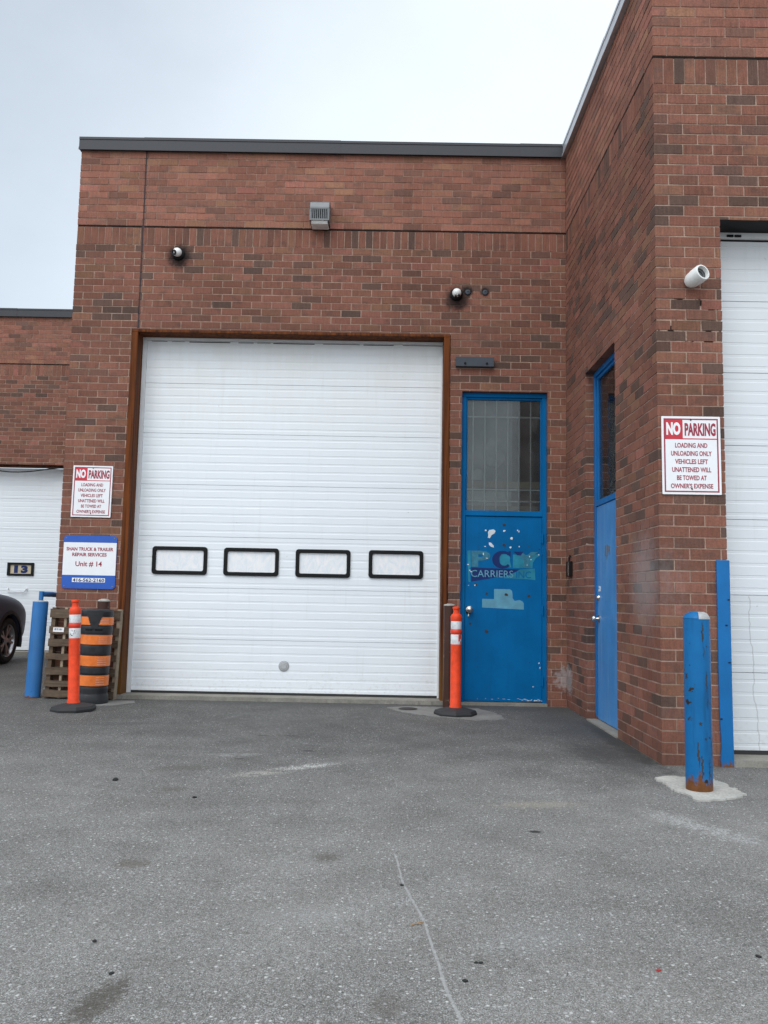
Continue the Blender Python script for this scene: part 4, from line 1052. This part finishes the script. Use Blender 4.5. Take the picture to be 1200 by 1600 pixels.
for a, b in zip(rings, rings[1:]):
    for k in range(n): m.b.faces.new((a[k], a[(k+1) % n], b[(k+1) % n], b[k]))
m.b.faces.new(rings[0]); m.b.faces.new(rings[-1][::-1])
body = m.build('car_body', M['car'], car, True)
md = body.modifiers.new('s', 'SUBSURF'); md.levels = 2; md.render_levels = 2
cut = MB()
for y in (1.42, -1.32): cut.lathe([(.405, -1.2), (.405, 1.2)], 40, Matrix.Translation((0, y, .36)) @ Matrix.Rotation(R(90), 4, 'Y'))
cut = cut.build('tmp_cut', M['clad'])
cut.location = car.location
md = body.modifiers.new('b', 'BOOLEAN'); md.object = cut; md.operation = 'DIFFERENCE'; md.solver = 'EXACT'
bpy.context.view_layer.update()
dg = bpy.context.evaluated_depsgraph_get(); me = bpy.data.meshes.new_from_object(body.evaluated_get(dg))
body.modifiers.clear(); body.data = me; me.materials.clear(); me.materials.append(M['car'])
me.polygons.foreach_set('use_smooth', [True]*len(me.polygons)); me.set_sharp_from_angle(angle=R(40))
bpy.data.objects.remove(cut)
m = MB()
m.box(-.86, .86, -2.05, 2.02, .30, .62); m.build('underbody', M['clad'], car)
for o_ in [car.children[-1]]:
    o_.scale = (.62, .98, .9)
for sx in (1, -1):
    for y in (1.42, -1.32):
        rot = Matrix.Translation((sx*.90, y, .36)) @ Matrix.Rotation(R(90*sx), 4, 'Y')
        m = MB(); m.lathe([(.400, -.05), (.455, -.03), (.458, .026), (.404, .030), (.400, -.05)], 36, rot @ Matrix.Rotation(R(0), 4, 'Z'), caps=False, a0=R(90 if sx > 0 else -90)-R(102), a1=R(90 if sx > 0 else -90)+R(102)) if False else m.lathe([(.402, -.05), (.452, -.03), (.456, .024), (.404, .030)], 44, rot, caps=False)
        bm_ = m.b
        bmesh.ops.delete(bm_, geom=[v for v in bm_.verts if v.co.z < .20], context='VERTS')
        m.build('wheel_arch', M['clad'], car, True)
        wh = bpy.data.objects.new('wheel', None); COL.objects.link(wh); wh.parent = car; wh.location = (sx*.795, y, .355); wh.empty_display_size = .1
        ro = Matrix.Rotation(R(90*sx), 4, 'Y')
        m = MB(); m.lathe([(.235, -.10), (.30, -.115), (.345, -.10), (.356, -.06), (.356, .06), (.345, .10), (.31, .118), (.262, .110), (.240, .098)], 48, ro, caps=False); m.build('tyre', M['tyre'], wh, True)
        m = MB(); m.lathe([(.240, .100), (.246, .104), (.238, .088), (.222, .05), (.215, -.08)], 48, ro, caps=False)
        m.lathe([(0, .086), (.045, .084), (.062, .074), (.062, .045)], 20, ro, caps=False)
        for k in range(5):
            for dq in (-11, 11):
                t = R(72*k+90); t2 = R(72*k+90+dq)
                p0, p1 = Vector((.04*math.cos(t), .04*math.sin(t), .070)), Vector((.232*math.cos(t2), .232*math.sin(t2), .084))
                dirv = (p1-p0).normalized(); wv_ = Vector((-dirv.y, dirv.x, 0))
                vs = [m.b.verts.new(ro @ v) for v in (p0-wv_*.013, p0+wv_*.013, p1+wv_*.017, p1-wv_*.017, p0-wv_*.010-Vector((0, 0, .035)), p0+wv_*.010-Vector((0, 0, .035)), p1+wv_*.012-Vector((0, 0, .03)), p1-wv_*.012-Vector((0, 0, .03)))]
                for f in ((0, 1, 2, 3), (4, 7, 6, 5), (0, 4, 5, 1), (1, 5, 6, 2), (2, 6, 7, 3), (3, 7, 4, 0)): m.b.faces.new([vs[i] for i in f])
        m.build('rim', M['alloy'], wh, True)
        m = MB(); m.lathe([(0, .02), (.225, .02)], 30, ro, caps=False); m.build('brake_disc', M['black'], wh)
# cabin
m = MB(); rings = []
for y, hw, zt in ((-2.18, .70, 1.08), (-1.95, .66, 1.52), (-1.5, .64, 1.66), (-.5, .645, 1.69), (.0, .64, 1.66), (.55, .66, 1.38), (.98, .70, 1.06)):
    half = [(0, .95), (.82, .95), (.83, 1.02), (hw+.04, zt-.07 if zt > 1.2 else zt), (hw-.06, zt), (0, zt+.02)]
    half = [(a, min(b, zt+.02)) for a, b in half]
    full = half+[(-a, b) for a, b in half[-2:0:-1]]; rings.append([m.b.verts.new((a, y, b)) for a, b in full])
n = len(rings[0])
for a, b in zip(rings, rings[1:]):
    for k in range(n): m.b.faces.new((a[k], a[(k+1) % n], b[(k+1) % n], b[k]))
m.b.faces.new(rings[0]); m.b.faces.new(rings[-1][::-1]); m.build('cabin', M['carglass'], car, True)
m = MB(); m.box(-.60, .60, -1.9, .05, 1.70, 1.725); m.build('roof_panel', M['car'], car, bevel=.01)
for sx in (1, -1):
    m = MB(); m.prism([(sx*.60, 2.215), (sx*.80, 2.10), (sx*.885, 1.90), (sx*.86, 1.88), (sx*.75, 2.03), (sx*.58, 2.12)], .70, .80, 'z'); m.build('headlight', M['headlamp'], car, bevel=.01)
    m = MB(); m.box(sx*.62-.2, sx*.62+.2, -2.32, -2.22, .86, .98); m.build('tail_light', M['lamp_red'], car, bevel=.01)
    m = MB(); m.box(.88 if sx > 0 else -1.06, 1.06 if sx > 0 else -.88, .22, .40, 1.02, 1.15); m.build('door_mirror', M['car'], car, bevel=.03)
m = MB(); m.box(-.93, .93, -1.0, 1.0, .235, .33); m.build('side_skirt', M['clad'], car, bevel=.01)
m = MB(); m.box(-.45, .45, 2.28, 2.345, .40, .55); m.build('grille', M['clad'], car, bevel=.01)

# ------------------------------------------------------------------ small things lying on the ground
def rock(name, x, y, r, mat, label, cat, group=None, seed=0, flat=.6):
    rnd = random.Random(seed); m = MB(); bmesh.ops.create_icosphere(m.b, subdivisions=2, radius=1)
    for v in m.b.verts: v.co = Vector((v.co.x*r*1.25, v.co.y*r, v.co.z*r*flat))*rnd.uniform(.78, 1.15)
    o = m.build(name, mat, None, False, loc=(x, y, r*flat*.7)); o.rotation_euler.z = rnd.uniform(0, 6)
    return tag(o, label, cat, group)
rock('pebble', .395, -6.31, .011, M['stone'], 'pale grey pebble alone on the open asphalt', 'pebble', seed=1)
for i, (x, y, r_) in enumerate(((-.80, -6.55, .007), (.255, -6.55, .008), (.315, -6.42, .006), (.30, -6.42, .006), (-1.62, -3.95, .018), (-1.05, -4.35, .012), (.08, -5.72, .007), (1.22, -6.33, .008), (-.93, -6.32, .008))):
    rock('tar_crumb', x, y, r_, M['tar'], 'small black crumb of tar lying on the asphalt', 'tar crumb', 'black crumbs scattered over the asphalt', 20+i, .5)
m = MB(); m.tube([(-.03, -.004, .004), (-.012, .002, .005), (.0, 0, .005), (.014, .006, .005), (.028, .004, .004)], .0022, 6); m.tube([(0, 0, .005), (.012, -.006, .004)], .0015, 5)
o = m.build('twig', M['bark'], None, loc=(.128, -6.12, 0)); o.rotation_euler.z = .5; tag(o, 'short tan twig beside the long pale scrape', 'twig')
m = MB(); m.prism([(-.008, -.004), (.0, -.006), (.008, -.001), (.005, .005), (-.005, .004)], .001, .005, 'z'); tag(m.build('plastic_scrap', M['scrap'], None, loc=(.86, -6.45, 0)), 'tiny red plastic scrap on the asphalt', 'scrap')
m = MB(); m.lathe([(0, .012), (.055, .013), (.075, .010), (.085, .0045), (.098, .004)], 20, caps=False); tag(m.build('drain_lid', M['hole'], None, True, loc=(.235, -.43, .005)), 'round rusty lid set in the grey concrete patch', 'drain lid')
